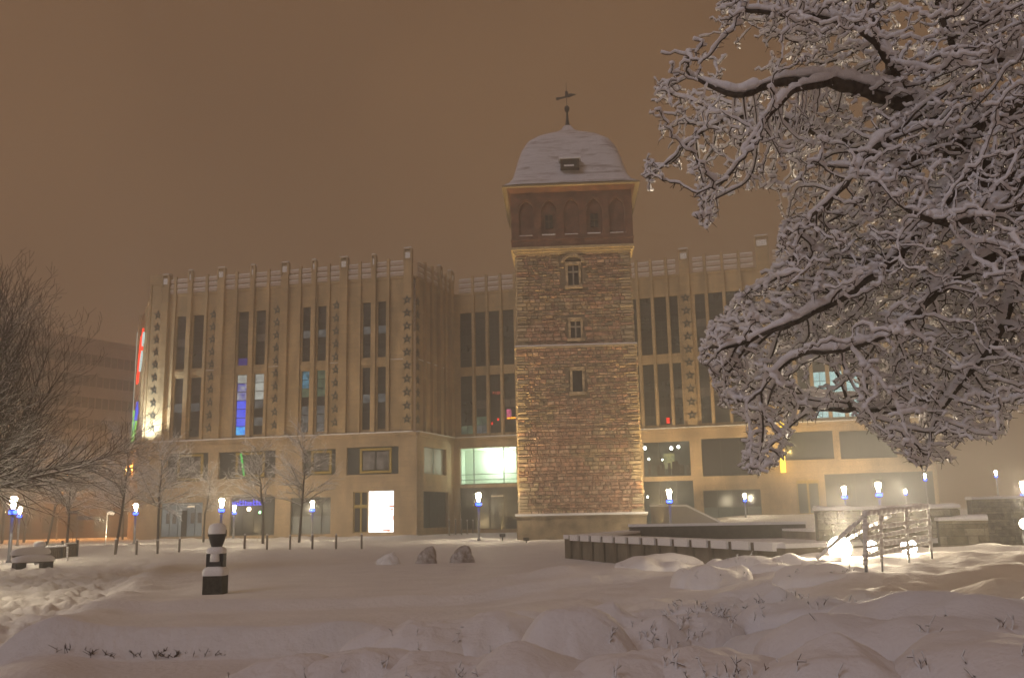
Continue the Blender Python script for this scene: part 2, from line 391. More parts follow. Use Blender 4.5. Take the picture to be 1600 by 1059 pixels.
for (b, s_, a, c) in wins:
    lo = ['glass']*7; up = ['glass']*7
    if b == 1 and s_ == 0: lo = ['e_cyan', 'e_blue', 'e_blue', 'e_blue', 'e_mix', 'e_mix', 'e_white']; up = ['e_sg']+['glass']*6
    if b == 1 and s_ == 1: lo = ['glass', 'e_dimgrey', 'glass', 'e_dimgrey', 'e_white', 'e_white', 'e_white']
    if b == 2: lo = ['e_dimgrey', 'e_dimgrey', 'e_dimgrey', 'glass', 'e_dimgreen', 'e_teal' if s_ == 0 else 'e_dimgreen', 'e_teal' if s_ == 0 else 'e_dimgreen']; up = ['glass']*3+['e_dimgrey']+['glass']*3
    if b == 3: lo = ['glass']*3+['e_dimgrey']+['glass']*3; up = ['glass', 'glass', 'glass', 'e_dimgrey', 'glass', 'glass', 'glass']
    if b == 0: lo = ['glass']*3+['e_dimgrey', 'glass', 'glass', 'glass']
    M['e_sg'] = M.get('e_sg') or emit("window_deep_blue_light", (0.03, 0.02, 0.14), 1.0)
    window(W0, a, c, ZW0, ZW1, 7, 1, lo); window(W0, a, c, ZV0, ZV1, 7, 1, up)

# lower storeys of the main block
def lower(W, u0, u1, zb, rects, n=.3):
    mb = MB(); W.holed(mb, u0, u1, zb, ZC-.25, rects, n, .5)
    W.box(mb, u0, u1, ZC-.247, ZC, .05, .62); W.box(mb, u0, u1, ZC-.5, ZC-.252, .303, .45)
    part(mb, 'base_wall', M['plinth'])
disp = [W0.rect(262, 708, 327, 752), W0.rect(343, 705, 432, 747), W0.rect(474, 702, 526, 742), W0.rect(543, 698, 624, 741)]
shops = [W0.rect(252, 785, 318, 838), W0.rect(361, 776, 431, 836), W0.rect(455, 777, 518, 834), W0.rect(553, 768, 575, 832), W0.rect(577, 767, 616.5, 831)]
lower(W0, -.9, W0.L+.3, -.6, disp+shops)
for k, (a, b, c, d) in enumerate(disp):
    o = window(W0, a, b, c, d, 1, 2, ['glassg'], 'display_window', -.15, bar=.08)
    # yellow framed poster case standing in the opening
    p0 = a+(b-a)*(.25 if k != 1 else .30); p1 = a+(b-a)*(.86 if k != 1 else .80)
    fb = MB()
    for (x0, x1, y0, y1) in ((p0, p1, c+.15, c+.4), (p0, p1, d-.4, d-.15), (p0, p0+.25, c+.4, d-.4), (p1-.25, p1, c+.4, d-.4)): W0.box(fb, x0, x1, y0, y1, 0.0, .2)
    part(fb, 'window_surround', M['yframe'], o)
    mid = (p0+p1)/2
    M['post'] = M.get('post') or mat("poster_paper", (0.22, 0.21, 0.23), .6, col2=(0.05, 0.05, 0.06), vscale=1.1)
    for (x0, x1) in ((p0+.35, mid-.12), (mid+.12, p1-.35)):
        pb = MB(); W0.box(pb, x0, x1, c+.55, d-.55, .0, .08); part(pb, 'poster', M['post'], o)
a, b, c, d = disp[1]
gb = MB(); gm = a+(b-a)*.42
for k in range(10): W0.box(gb, gm+.14-.05*k, gm+.34-.05*k, c+.3+(d-c-.5)*k/10, c+.3+(d-c-.5)*(k+1)/10-.02, .16, .24)
part(gb, 'green_light_strip', M['e_green'])
# shop fronts
a, b, c, d = shops[0]
M['shop0'] = emit("closed_shop_interior", (0.13, 0.135, 0.135), .75, (0.20, 0.21, 0.20), .35)
o = window(W0, a, b, c, d, 1, 5, ['shop0'], 'shop_window', -.12, bar=.07)
for q in (.12, .27, .70, .86):
    pb = MB(); W0.box(pb, a+(b-a)*q, a+(b-a)*q+.5, c+1.5, c+2.7, .0, .04); part(pb, 'poster', M['post'], o)
db = MB(); W0.box(db, a+(b-a)*.49, a+(b-a)*.62, c+.05, c+3.0, .02, .1); part(db, 'door', M['glass'])
lb = MB(); W0.box(lb, a+(b-a)*.62, a+(b-a)*.78, d-.55, d-.38, .02, .1); part(lb, 'ceiling_light', emit("closed_shop_strip", (1, .75, .5), 1.2))
a, b, c, d = shops[1]
o = window(W0, a, b, c, d, 1, 4, ['glassg'], 'shop_window', -.12, bar=.07)
nb = MB(); random.seed(4)     # blue lit shop name: too blurred to read, short lit strokes
u = a+.35
while u < a+(b-a)*.78:
    hgt = random.uniform(.35, .75); wd = random.uniform(.16, .34); z = d-.95
    W0.box(nb, u, u+.08, z, z+hgt, .36, .42); W0.box(nb, u+.083, u+wd, z+random.choice([0, hgt-.1, hgt*.45]), z+random.choice([.1, .1]) + random.choice([0])+.0+0, .36, .42) if False else None
    W0.box(nb, u+.085, u+wd, z, z+.1, .36, .42); W0.box(nb, u+.085, u+wd, z+hgt*.5, z+hgt*.5+.1, .36, .42)
    u += wd+.10
part(nb, 'shop_sign', M['e_sign'])
for (x, y, m, r) in ((391, 795, 'e_wl', .26), (408, 800, 'e_gl', .16)):
    M['e_wl'] = M.get('e_wl') or emit("shop_warm_lamp", (1, .8, .5), 7.0); M['e_gl'] = M.get('e_gl') or emit("shop_green_lamp", (.35, 1, .4), 5.0)
    uu, zz = W0.uz(x, y); q = MB(); q.lathe([(0.02, -r), (r*.7, -r*.7), (r, 0), (r*.7, r*.7), (.02, r)], n=12)
    q.v = [tuple(W0.pt(uu, zz, .3)+Vector(p)) for p in q.v]; part(q, 'shop_lamp', M[m])
a, b, c, d = shops[2]
M['shop2'] = mat("shuttered_glass", (0.16, 0.20, 0.23), .3, var=.2, vscale=.6)
window(W0, a, b, c, d, 2, 4, ['shop2', 'glassg'], 'shop_window', -.12, bar=.09)
a, b, c, d = shops[3]
o = window(W0, a, b, c, d, 1, 2, ['glass'], 'door', -.1, 'yframe', .18)
fb = MB(); W0.box(fb, a, b, c+(d-c)*.60, c+(d-c)*.68, .03, .15); part(fb, 'transom', M['yframe'], o)
a, b, c, d = shops[4]
pb = MB(); pb.mi = 0; W0.box(pb, a, b, c, d, .05, .12)
o = part(pb, 'lit_poster', M['e_poster'])
q = MB(); random.seed(9)
for (fx, fz, w_, h_) in ((.80, .60, .2, .05), (.86, .53, .1, .04), (.55, .03, .3, .04), (.72, .01, .12, .06), (.95, .28, .05, .12)): W0.box(q, a+(b-a)*fx, min(b, a+(b-a)*(fx+w_)), c+(d-c)*fz, c+(d-c)*(fz+h_), .123, .135)
part(q, 'printed_block', M['e_posterred'], o)
q = MB()
for k in range(9):
    fx = .24+.03*math.sin(k*1.3); W0.box(q, a+(b-a)*fx, a+(b-a)*(fx+random.uniform(.06, .16)), c+(d-c)*(.86-.028*k), c+(d-c)*(.873-.028*k), .123, .135)
for k in range(5): W0.box(q, a+(b-a)*(.62+.04*k), a+(b-a)*(.68+.04*k), c+(d-c)*(.50-.03*k), c+(d-c)*(.515-.03*k), .123, .135)
part(q, 'printed_lettering', M['e_posterpale'], o)
lf = bpy.data.objects.new("poster_light", bpy.data.lights.new("poster_light", 'POINT'))
bpy.data.objects.remove(lf)

# return wall into the recess
W1 = Wall((-11.10, 104.0), (-7.55, 114.0))
mb = MB(); W1.holed(mb, .25, W1.L, ZC, ZPB, [])
for u in (2.4, 4.4, 6.4, 8.3): W1.box(mb, u-.17, u+.17, ZC, 31.7, .003, .32)
W1.box(mb, .2, W1.L-.2, ZPB-.003, ZPB+.25, -.6, .12)
part(mb, 'return_wall', M['stonewall'])
railing(W1, [.5, 2.4, 4.4, 6.4, 8.3, 10.2]); pylon(W1, 6.4, 32.2, .6, .5); pylon(W1, 9.9, 32.4, .9, .5)
for k in range(10): star_obj(W1, .75, 12.9+k*1.52, .02)
s = MB(); W1.box(s, -.1, W1.L, ZC+.003, ZC+.13, .05, .62)
for q in range(4): W1.box(s, [.9, 2.6, 4.6, 6.6][q], [2.2, 4.2, 6.2, 8.1][q], 19.803, 19.9, .004, .1)
part(s, 'snow_layer', M['snow'])
r1 = [W1.rect(659, 700, 694, 741), W1.rect(658, 768, 697, 824)]
lower(W1, 0, W1.L, -.6, r1)
M['pale'] = mat("frosted_glass", (0.36, 0.35, 0.30), .5, var=.15, vscale=1)
window(W1, *r1[0], 1, 2, ['pale'], 'window', -.1, bar=.1)
window(W1, *r1[1], 1, 3, ['glassg'], 'shop_window', -.1, bar=.1)

# long wing behind the tower and the tree
W2 = Wall((-7.55, 114.0), (27.08, 104.0)); L2 = 54.0
r2 = [0.9, 2.9, 4.7, 6.5, 8.35, 10.2, 11.9, 13.6, 15.4, 17.2, 19.0, 20.8, 22.2, 23.5, 25.2, 27.0, 28.35]
r2b = [29.95, 31.5, 33.5, 35.4, 37.2]; r2c = [39.0, 40.7, 42.4, 44.1, 45.8, 47.5, 49.2, 50.9, 52.6]
holes = []; wl = []
for seq in (r2, r2b, r2c):
    for a, b in zip(seq[:-1], seq[1:]):
        if seq is r2 and 9 < a < 22: continue
        holes += [(a+.2, b-.2, ZW0, ZW1), (a+.2, b-.2, ZV0, ZV1+.3)]; wl.append((a+.2, b-.2))
mb = MB(); W2.holed(mb, 0, L2, ZC, ZPB, holes)
for seq in (r2[1:-1], r2b[1:-1], r2c[1:-1]):
    for u in seq: W2.box(mb, u-.16, u+.16, ZC, 31.7, .003, .32)
W2.box(mb, 0, L2, ZPB-.003, ZPB+.25, -.6, .12)
# flat roof deck and the end wall
W2.box(mb, L2-.02, L2+.2, -.5, 29.5, -25, -.003)
part(mb, 'wing_wall', M['stonewall'])
dk = MB(); dk.face([W0.pt(-1, 29.2, -.2), W0.pt(W0.L-.3, 29.2, -.2), W1.pt(W1.L, 29.2, -.3), W2.pt(L2, 29.2, -.2), Vector((52, 135, 29.2)), Vector((-50, 135, 29.2))])
part(dk, 'roof', M['snow'])
for u, zt, wd in ((29.15, 32.5, 1.1), (38.1, 33.2, 1.5), (9.3, 32.4, 1.1), (53.4, 32.6, 1.2)): pylon(W2, u, zt, wd, .4)
railing(W2, r2); railing(W2, r2b); railing(W2, r2c)
for u in (29.15, 9.3):
    for k in range(10): star_obj(W2, u, 12.9+k*1.52, .41)
s = MB(); W2.box(s, 0, L2, ZC+.003, ZC+.12, .05, .62); part(s, 'snow_layer', M['snow'])
for i, (a, b) in enumerate(wl):
    lo = ['glass']*7
    if i == 0: lo = ['e_dimgreen', 'glass', 'glass', 'glass', 'glass', 'glass', 'glass']
    if i == 1: lo = ['e_dimgrey', 'e_dimgreen', 'glass', 'glass', 'glass', 'glass', 'glass']
    if 41.8 < a < 47: lo = ['e_aqua']*5+['glass']*2
    window(W2, a, b, ZW0, ZW1, 7, 2, lo, bar=.05); window(W2, a, b, ZV0, ZV1+.3, 7, 2, bar=.05)
# bar lights seen through the recess windows
def glow(W, x0, y0, x1, y1, m, n=-.2):
    a, b, c, d = W.rect(x0, y0, x1, y1); q = MB(); W.box(q, a, b, c, d, n-.04, n); part(q, 'bar_light', M[m])
glow(W2, 791, 639, 798, 651, 'e_pink'); glow(W2, 791.5, 651.5, 805, 653.6, 'e_orange'); glow(W2, 776, 653, 779, 656.5, 'e_red'); glow(W2, 767, 659, 769, 663, 'e_red')
M['e_dimred'] = emit("dim_red_script", (.28, .05, .03), 1.0)
for x in (769, 772.5, 776, 779): glow(W2, x, 611, x+2.2, 616-(x % 2), 'e_dimred')
glow(W2, 1041, 652, 1046, 661, 'e_red')
# lower storeys of the wing
big = W2.rect(720, 699, 808, 756); below = W2.rect(720, 761, 811, 826)
cafe = W2.rect(1006, 690, 1079, 744); cafl = W2.rect(1006, 751, 1085, 820)
dg = W2.rect(1097, 684, 1187, 743); dgl = W2.rect(1100, 765, 1190, 818)
ent = W2.rect(1246, 750, 1281, 803); up3 = W2.rect(1226, 674, 1302, 718); up4 = W2.rect(1312, 672, 1400, 716); sh4 = W2.rect(1290, 738, 1460, 800)
low = [big, below, cafe, cafl, dg, dgl, ent, up3, up4, sh4]
lower(W2, 0, L2, -.6, low)
# bright room
a, b, c, d = big
rb = MB(); W2.box(rb, a-1, b+1, c-.6, c-.3, -4.5, -.25); W2.box(rb, a-1, b+1, d+.02, d+.3, -4.5, -.25); W2.box(rb, a-1, b+1, c-.6, d+.3, -4.7, -4.5)
W2.box(rb, a-1.3, a-1, c-.6, d+.3, -4.5, -.25); W2.box(rb, b+1, b+1.3, c-.6, d+.3, -4.5, -.25)
o = part(rb, 'lit_room', mat("room_white_wall", (.62, .72, .62), .8))
for (uu, nn) in ((a+2.6, -2.3), (b-.9, -1.4), (b-2, -3.6)):
    q = MB(); q.tube(W2.pt(uu, d-.12, nn), W2.pt(uu, d-.02, nn), .32, .32, 14); part(q, 'ceiling_light', M['e_bulb'], o)
ld = bpy.data.lights.new("room_lamp", 'POINT'); ld.energy = 900; ld.color = (.88, 1, .82); ld.shadow_soft_size = .3
lo = bpy.data.objects.new("room_lamp", ld); C.objects.link(lo); lo.location = W2.pt((a+b)/2, d-1.3, -3.3)
fb = MB()
for q in (0, .235, .765, 1): W2.box(fb, a+(b-a)*q-.05, a+(b-a)*q+.05, c, d, -.1, .0)
for z in (c+.55, c+1.2): W2.box(fb, a, b, z-.04, z+.04, .003, .05)
W2.box(fb, a, b, c, c+.1, -.1, -.0)
part(fb, 'window_frame', M['frame'])
window(W2, *below, 1, 4, ['glassg'], 'shop_window', -.1, bar=.1)
a, b, c, d = below
for (x0, x1) in ((a+.1, a+1.9), (b-1.6, b-.1)):
    q = MB(); W2.box(q, x0, x1, c+.1, c+3.4, -.05, .0); part(q, 'door', M['glass'])
q = MB()
for k in range(6): W2.box(q, a+4.0+.26*k, a+4.16+.26*k, c+3.75, c+3.92, .303, .34)
part(q, 'small_sign_lights', emit("small_sign_glow", (1, .7, .4), .5))
def hall(W, r, lights, rows=1, cols=3):
    a, b, c, d = r
    o = window(W, a, b, c, d, rows, cols, ['hall'], 'window', -.1, bar=.07)
    for (x, y, rad) in lights:
        uu, zz = W.uz(x, y); q = MB(); q.lathe([(0.02, -rad), (rad*.7, -rad*.7), (rad, 0), (rad*.7, rad*.7), (.02, rad)], n=12)
        q.v = [tuple(W.pt(uu, zz, .1)+Vector(p)) for p in q.v]; part(q, 'hall_lamp', M['e_bulb'], o)
M['hall'] = emit("cafe_interior", (0.028, 0.03, 0.022), .9, (0.10, 0.095, 0.07), .55)
hall(W2, cafe, [(1008, 700, .2), (1049, 700, .2), (1060, 698, .18), (1014, 717, .12), (1035, 718, .1)])
q = MB(); x = W2.rect(1037, 708, 1054, 732); W2.box(q, *x, -.05, .0); part(q, 'counter', M['e_warmroom'])
q = MB(); random.seed(3)
for k in range(16):
    u = cafe[0]+.4+random.random()*(cafe[1]-cafe[0]-.9); h_ = random.uniform(.6, 1.7); W2.box(q, u, u+.32, cafe[2]+.1, cafe[2]+.1+h_, .0, .05)
part(q, 'cafe_furniture', M['glass'])
hall(W2, cafl, [(1012, 776, .12)]); window(W2, *dg, 1, 3, ['glass'], 'window', -.1, bar=.1); window(W2, *dgl, 2, 4, ['hall', 'glass'], 'shop_window', -.1, bar=.08)
o = window(W2, *ent, 1, 2, ['glassg'], 'entrance_door', -.05, 'yframe', .22)
fb = MB(); W2.box(fb, ent[0], ent[1], ent[2]+3.3, ent[2]+3.75, .08, .2); part(fb, 'transom', M['yframe'], o)
window(W2, *up3, 1, 2, ['glassg'], 'window', -.1, bar=.1); window(W2, *up4, 1, 3, ['glassg'], 'window', -.1, bar=.1); window(W2, *sh4, 1, 7, ['glassg'], 'shop_window', -.1, bar=.12)
q = MB(); x = W2.rect(1219, 655, 1225, 680); W2.box(q, *x, .5, .9); x = W2.rect(1219, 706, 1227, 738); W2.box(q, *x, .5, .9); part(q, 'lit_banner', M['e_yellow'])
def spot(name, loc, to, pw, col, ang, soft=.15, blend=.6):
    d = bpy.data.lights.new(name, 'SPOT'); d.energy = pw; d.color = col; d.spot_size = R(ang); d.spot_blend = blend; d.shadow_soft_size = soft
    o = bpy.data.objects.new(name, d); C.objects.link(o); o.location = loc
    o.rotation_euler = (Vector(to)-Vector(loc)).to_track_quat('-Z', 'Y').to_euler(); return o
spot("banner_wash", W2.pt(39.5, 8.5, 3.2), W2.pt(39.5, 11.2, 0.3), 420, (1, .66, .16), 130)
spot("wing_wash", W2.pt(26, 1.5, 9), W2.pt(28, 22, 0), 6000, (1, .72, .38), 110)  # wing, block and recess washes are fill added for facade brightness, without fixtures
spot("wing_wash", W2.pt(44, 2.5, 9), W2.pt(42, 16, 0), 3800, (1, .70, .32), 110)
spot("block_wash", W0.pt(8, 1.0, 22), W0.pt(9, 18, 0), 2600, (1, .72, .40), 120)
spot("block_wash", W0.pt(24, 1.0, 22), W0.pt(23, 18, 0), 2800, (1, .72, .36), 120)
spot("recess_wash", Vector((0, 104, 1.5)), Vector((-5, 111, 18)), 1500, (1, .70, .33), 110)

# left end: chamfered corner pier with stars and the side front with coloured signs
Wc = Wall((-44.72, 112.0), (-42.3, 111.13))
mb = MB(); Wc.holed(mb, 0, Wc.L, ZC, 31.0, []); Wc.box(mb, -.15, Wc.L+.15, 31.003, 32.3, -.6, .1)
for u in (.12, Wc.L-.12): Wc.box(mb, u-.12, u+.12, ZC, 31.0, .003, .2)
part(mb, 'corner_pier', M['stonewall'])
for k in range(10): star_obj(Wc, Wc.L/2, 13.2+k*1.55, .02)
lower(Wc, -.1, Wc.L+.1, -.6, [])
Ws = Wall((-51.4, 126.0), (-44.80, 112.1))
mb = MB(); Ws.holed(mb, 0, Ws.L, ZC, 29.0, []); Ws.box(mb, 0, .4, ZC, 30.4, .003, .4); Ws.box(mb, 0, Ws.L, 29.003, 29.3, -.5, .15)
for u in (4, 8, 12): Ws.box(mb, u-.2, u+.2, ZC, 29, .003, .3)
part(mb, 'side_wall', M['stonewall'])
lower(Ws, 0, Ws.L, -.6, [])
def slab(W, pts, n0, n1, mb):
    k = len(pts)
    mb.face([W.pt(u, z, n1) for u, z in pts])
    for i in range(k):
        a, b = pts[i], pts[(i+1) % k]; mb.face([W.pt(*a, n0), W.pt(*b, n0), W.pt(*b, n1), W.pt(*a, n1)])
q = MB(); slab(Ws, [(4.0, 20.2), (5.2, 20.8), (10.4, 23.6), (12.2, 25.2), (11.4, 26.4), (10.2, 25.6), (8.2, 25.9), (6.0, 23.4)], .25, .5, q); part(q, 'red_sign', emit("red_sign_light", (1.0, .035, .01), 2.2))
q = MB(); slab(Ws, [(8.6, 21.2), (10.6, 22.2), (11.4, 23.5), (9.6, 22.6)], .25, .5, q); slab(Ws, [(11.6, 24.0), (12.8, 24.6), (12.9, 25.6), (12.0, 25.2)], .25, .5, q); part(q, 'white_sign', emit("white_sign_light", (.75, .95, .9), .9))
q = MB(); slab(Ws, [(2.0, 13.8), (3.4, 13.6), (8.4, 15.8), (8.0, 17.4), (6.4, 16.8)], .25, .5, q); part(q, 'blue_sign', emit("blue_side_sign_light", (.08, .10, .95), 1.2))
q = MB(); slab(Ws, [(.8, 12.6), (1.6, 12.5), (7.6, 15.0), (5.0, 15.2), (1.4, 17.0)], .25, .5, q); part(q, 'green_sign', emit("green_side_sign_light", (.35, .9, .1), 1.0))
q = MB()
Ws.box(q, .05, .13, 11.7, 28.0, .42, .50)
part(q, 'light_string', emit("edge_light_string", (.95, 1, .8), .5))
q = MB(); Wc.box(q, Wc.L/2-.4, Wc.L/2+.4, ZC-.3, ZC-.1, 2.9, 3.2); Wc.box(q, Wc.L/2-.04, Wc.L/2+.04, ZC-.28, ZC-.2, .63, 2.89); o = part(q, 'corner_floodlight', M['frame'])  # floodlight and its bracket arm assumed from the lit pier
spot("corner_flood", Wc.pt(Wc.L/2, ZC, 3.05), Wc.pt(Wc.L/2, ZC+4, .0), 6500, (.80, .95, 1.0), 95, .3)
spot("side_flood", W0.pt(.2, ZC+.5, 1.2), W0.pt(.3, ZC+9, .0), 420, (1.0, .85, .6), 60, .3)
spot("sign_spill", Ws.pt(6, 12, 3), Ws.pt(6, 20, 0), 500, (.7, .8, 1.0), 110, .3)

# ------------------------------------------------------------ stone tower
tower = thing("stone_tower", (5.55, 81.0, .05), "tall square medieval stone tower with red brick top storey and snowy bell shaped roof", "tower", rz=R(-3))
def brickmat(name, c1, c2, mo, bw, rh):
    m = bpy.data.materials.new(name); m.use_nodes = True; n = m.node_tree; b = n.nodes["Principled BSDF"]; b.inputs["Roughness"].default_value = .9
    t = n.nodes.new("ShaderNodeTexCoord"); s = n.nodes.new("ShaderNodeSeparateXYZ"); c = n.nodes.new("ShaderNodeCombineXYZ"); ad = n.nodes.new("ShaderNodeMath")
    n.links.new(t.outputs["Object"], s.inputs[0]); n.links.new(s.outputs["X"], ad.inputs[0]); n.links.new(s.outputs["Y"], ad.inputs[1])
    n.links.new(ad.outputs[0], c.inputs[0]); n.links.new(s.outputs["Z"], c.inputs[1])
    k = n.nodes.new("ShaderNodeTexBrick"); k.inputs["Scale"].default_value = 1; k.inputs["Brick Width"].default_value = bw; k.inputs["Row Height"].default_value = rh; k.inputs["Mortar Size"].default_value = .015
    k.inputs["Color1"].default_value = (*c1, 1); k.inputs["Color2"].default_value = (*c2, 1); k.inputs["Mortar"].default_value = (*mo, 1)
    x = n.nodes.new("ShaderNodeTexNoise"); x.inputs["Scale"].default_value = 1.3; x.inputs["Detail"].default_value = 6
    mr = n.nodes.new("ShaderNodeMapRange"); mr.inputs[1].default_value = .3; mr.inputs[2].default_value = .7; mr.inputs[3].default_value = .6; mr.inputs[4].default_value = 1.25
    mx = n.nodes.new("ShaderNodeMix"); mx.data_type = 'RGBA'; mx.blend_type = 'MULTIPLY'; mx.inputs[0].default_value = 1
    n.links.new(c.outputs[0], k.inputs["Vector"]); n.links.new(t.outputs["Object"], x.inputs["Vector"]); n.links.new(x.outputs[0], mr.inputs[0])
    n.links.new(k.outputs["Color"], mx.inputs[6]); n.links.new(mr.outputs[0], mx.inputs[7]); n.links.new(mx.outputs[2], b.inputs["Base Color"])
    bp = n.nodes.new("ShaderNodeBump"); bp.inputs["Strength"].default_value = .6; bp.inputs["Distance"].default_value = .04
    n.links.new(k.outputs["Fac"], bp.inputs["Height"]); bp.invert = True; n.links.new(bp.outputs[0], b.inputs["Normal"])
    return m
M['brick'] = brickmat("red_brick", (.27, .10, .058), (.18, .07, .042), (.19, .125, .085), .30, .09)
pal = [(.40, .29, .185), (.42, .26, .18), (.31, .235, .16), (.45, .32, .23), (.37, .235, .165), (.26, .21, .145), (.43, .33, .21)]
stm = []
for i, c in enumerate([tuple(v*1.22 for v in q) for q in pal]): stm.append(mat("tower_stone", c, .92, var=.4, vscale=2.2, bump=1.0, bscale=9, bdist=.09))
stm.append(mat("tower_quoin", (.50, .40, .27), .9, var=.2, vscale=2, bump=.6, bscale=6, bdist=.05))
stm.append(mat("tower_mortar", (.24, .185, .125), .95))
def rot4(k):
    c, s_ = [(1, 0), (0, 1), (-1, 0), (0, -1)][k]
    return lambda p: Vector((p[0]*c-p[1]*s_, p[0]*s_+p[1]*c, p[2]))
random.seed(11)
front_holes = [(-.75, .75, 20.6, 23.2), (-.62, .75, 16.1, 18.2), (-.62, .72, 11.6, 14.0)]
def blocks(hw_b, hw_t, z0, z1, mb, fronthole):
    for k in range(4):
        T = rot4(k); z = z0
        while z < z1-.05:
            h = min(random.choice([.15, .20, .26, .34]), z1-z); f = (z-z0)/(z1-z0); hw = hw_b+(hw_t-hw_b)*f
            x = -hw; first = True
            q1 = random.uniform(.5, 1.1); q2 = hw-random.uniform(.5, 1.1)
            while x < hw-.01:
                wd = random.uniform(.2, .7)
                if first: wd = q1
                if x < q2 and x+wd > q2: wd = q2-x
                if x >= q2-.001: wd = hw-x
                if x+wd > hw-.12: wd = hw-x
                quo = first or x >= q2-.001
                if not (k == 0 and fronthole and any(x+wd > a and x < b and z+h > c and z < d for a, b, c, d in front_holes)):
                    pr = random.uniform(.0, .11) if not quo else random.uniform(.07, .12)
                    mi = 7 if quo and random.random() < .75 else (random.choices(range(7), [4, 3, 3, 2, 3, 2, 2])[0] if vn(x*.35+50, z*.3+k*9, 3) > -.12 else random.choice([1, 3, 4]))
                    g_ = .012; b_ = .04; y = -hw
                    o = [(x+g_, z+g_), (x+wd-g_, z+g_), (x+wd-g_, z+h-g_), (x+g_, z+h-g_)]
                    j = lambda: random.uniform(-.012, .012)
                    i_ = [(x+g_+b_+j(), z+g_+b_+j()), (x+wd-g_-b_+j(), z+g_+b_+j()), (x+wd-g_-b_+j(), z+h-g_-b_+j()), (x+g_+b_+j(), z+h-g_-b_+j())]
                    P = [T((a, y+.03, c)) for a, c in o]+[T((a, y-pr-random.uniform(0, .03), c)) for a, c in i_]
                    bs = len(mb.v); mb.v += [tuple(p) for p in P]
                    for fc in ((4, 5, 6, 7), (0, 1, 5, 4), (1, 2, 6, 5), (2, 3, 7, 6), (3, 0, 4, 7)): mb.f.append([bs+t for t in fc]); mb.m.append(mi)
                x += wd; first = False
            z += h
mb = MB()
blocks(5.0, 4.95, 2.0, 15.62, mb, True); blocks(4.84, 4.80, 15.9, 23.75, mb, True)
mb.mi = 8
for (hw, a, b) in ((4.955, .3, 15.7), (4.79, 15.7, 24.0)):
    for k in (1, 2, 3):
        T = rot4(k); mb.face([T((-hw, -hw, a)), T((hw, -hw, a)), T((hw, -hw, b)), T((-hw, -hw, b))])
    us = sorted({-hw, hw, *[h for q in front_holes for h in q[:2]]}); zs = sorted({a, b, *[h for q in front_holes for h in q[2:] if a < h < b]})
    for i in range(len(us)-1):
        for j in range(len(zs)-1):
            cu = (us[i]+us[i+1])/2; cz = (zs[j]+zs[j+1])/2
            if any(h[0]+.1 < cu < h[1]-.1 and h[2] < cz < h[3] for h in front_holes): continue
            mb.face([(us[i], -hw, zs[j]), (us[i+1], -hw, zs[j]), (us[i+1], -hw, zs[j+1]), (us[i], -hw, zs[j+1])])
mb.build('stone_body', stm, tower)
mb = MB(); mb.mi = 0
mb.box(-5.2, 5.2, -5.2, 5.2, -.4, 1.75); mb.box(-5.3, 5.3, -5.3, 5.3, 1.753, 1.92)
mb.build('plinth', mat('plinth_stone', (.27, .21, .14), .9, var=.4, vscale=1.2, bump=.8, bscale=5), tower)
s = MB(); s.lathe([(0, 0)], n=4) if False else None
for k in range(4):
    T = rot4(k); s.box(-5.3, 5.0, -5.32, -5.0, 1.923, 2.1, T=T)
s.build('snow_ledge', M['snow'], tower)
s = MB(); st = MB()
for k in range(4):
    T = rot4(k); st.box(-5.1, 4.86, -5.1, -4.86, 15.63, 15.8, T=T); s.box(-5.08, 4.86, -5.08, -4.86, 15.803, 15.9, T=T)
st.build('string_course', stm[7], tower); s.build('snow_ledge', M['snow'], tower)
# windows with stone surrounds
def tw(cx, z0, z1, hw, y, cross, wd=.42):
    st = MB()
    st.box(cx-wd-.2, cx-wd, y-.09, y+.35, z0-.003, z1); st.box(cx+wd, cx+wd+.2, y-.09, y+.35, z0-.003, z1)
    st.box(cx-wd-.24, cx+wd+.24, y-.123, y+.35, z1+.003, z1+.28); st.box(cx-wd-.3, cx+wd+.3, y-.2, y+.35, z0-.26, z0-.006)
    g = MB(); g.box(cx-wd, cx+wd, y+.22, y+.26, z0, z1); o = g.build('window', M['glass'], tower)
    st.build('window_surround', stm[6], o)
    if cross:
        c = MB(); c.box(cx-.06, cx+.06, y+.05, y+.15, z0, z1); zm = z0+(z1-z0)*.68
        c.box(cx-wd, cx-.065, y+.05, y+.15, zm-.06, zm+.06); c.box(cx+.065, cx+wd, y+.05, y+.15, zm-.06, zm+.06)
        c.build('mullion', M['stl'], o)
M['stl'] = mat("pale_mullion", (.34, .30, .25), .7)
tw(0, 20.95, 22.75, 0, -4.83, True, .45); tw(.05, 16.42, 17.9, 0, -4.83, True, .42); tw(.05, 11.9, 13.7, 0, -4.98, False, .40)
ab = MB()
for k in range(9):     # relieving arch over the top window
    a0 = math.pi*k/9; a1 = math.pi*(k+1)/9-.04
    P = [(math.cos(t)*r, 22.75+.2+math.sin(t)*r*.75) for t, r in ((a0, 1.0), (a1, 1.0), (a1, .72), (a0, .72))]
    ab.face([(p[0], -5.04, p[1]) for p in P])
    for i in range(4):
        p, q = P[i], P[(i+1) % 4]; ab.face([(p[0], -4.8, p[1]), (q[0], -4.8, q[1]), (q[0], -5.04, q[1]), (p[0], -5.04, p[1])])
ab.build('relieving_arch', stm[6], tower)
# cornice under the brick storey: three steps outward
cb = MB()
for i, (h0, h1, o_) in enumerate(((23.72, 23.92, 4.95), (23.923, 24.12, 5.08), (24.123, 24.36, 5.22))):
    cb.box(-o_, o_, -o_, o_, h0, h1)
cb.build('cornice', mat("cornice_stone", (.50, .40, .24), .85, var=.15, vscale=3), tower)
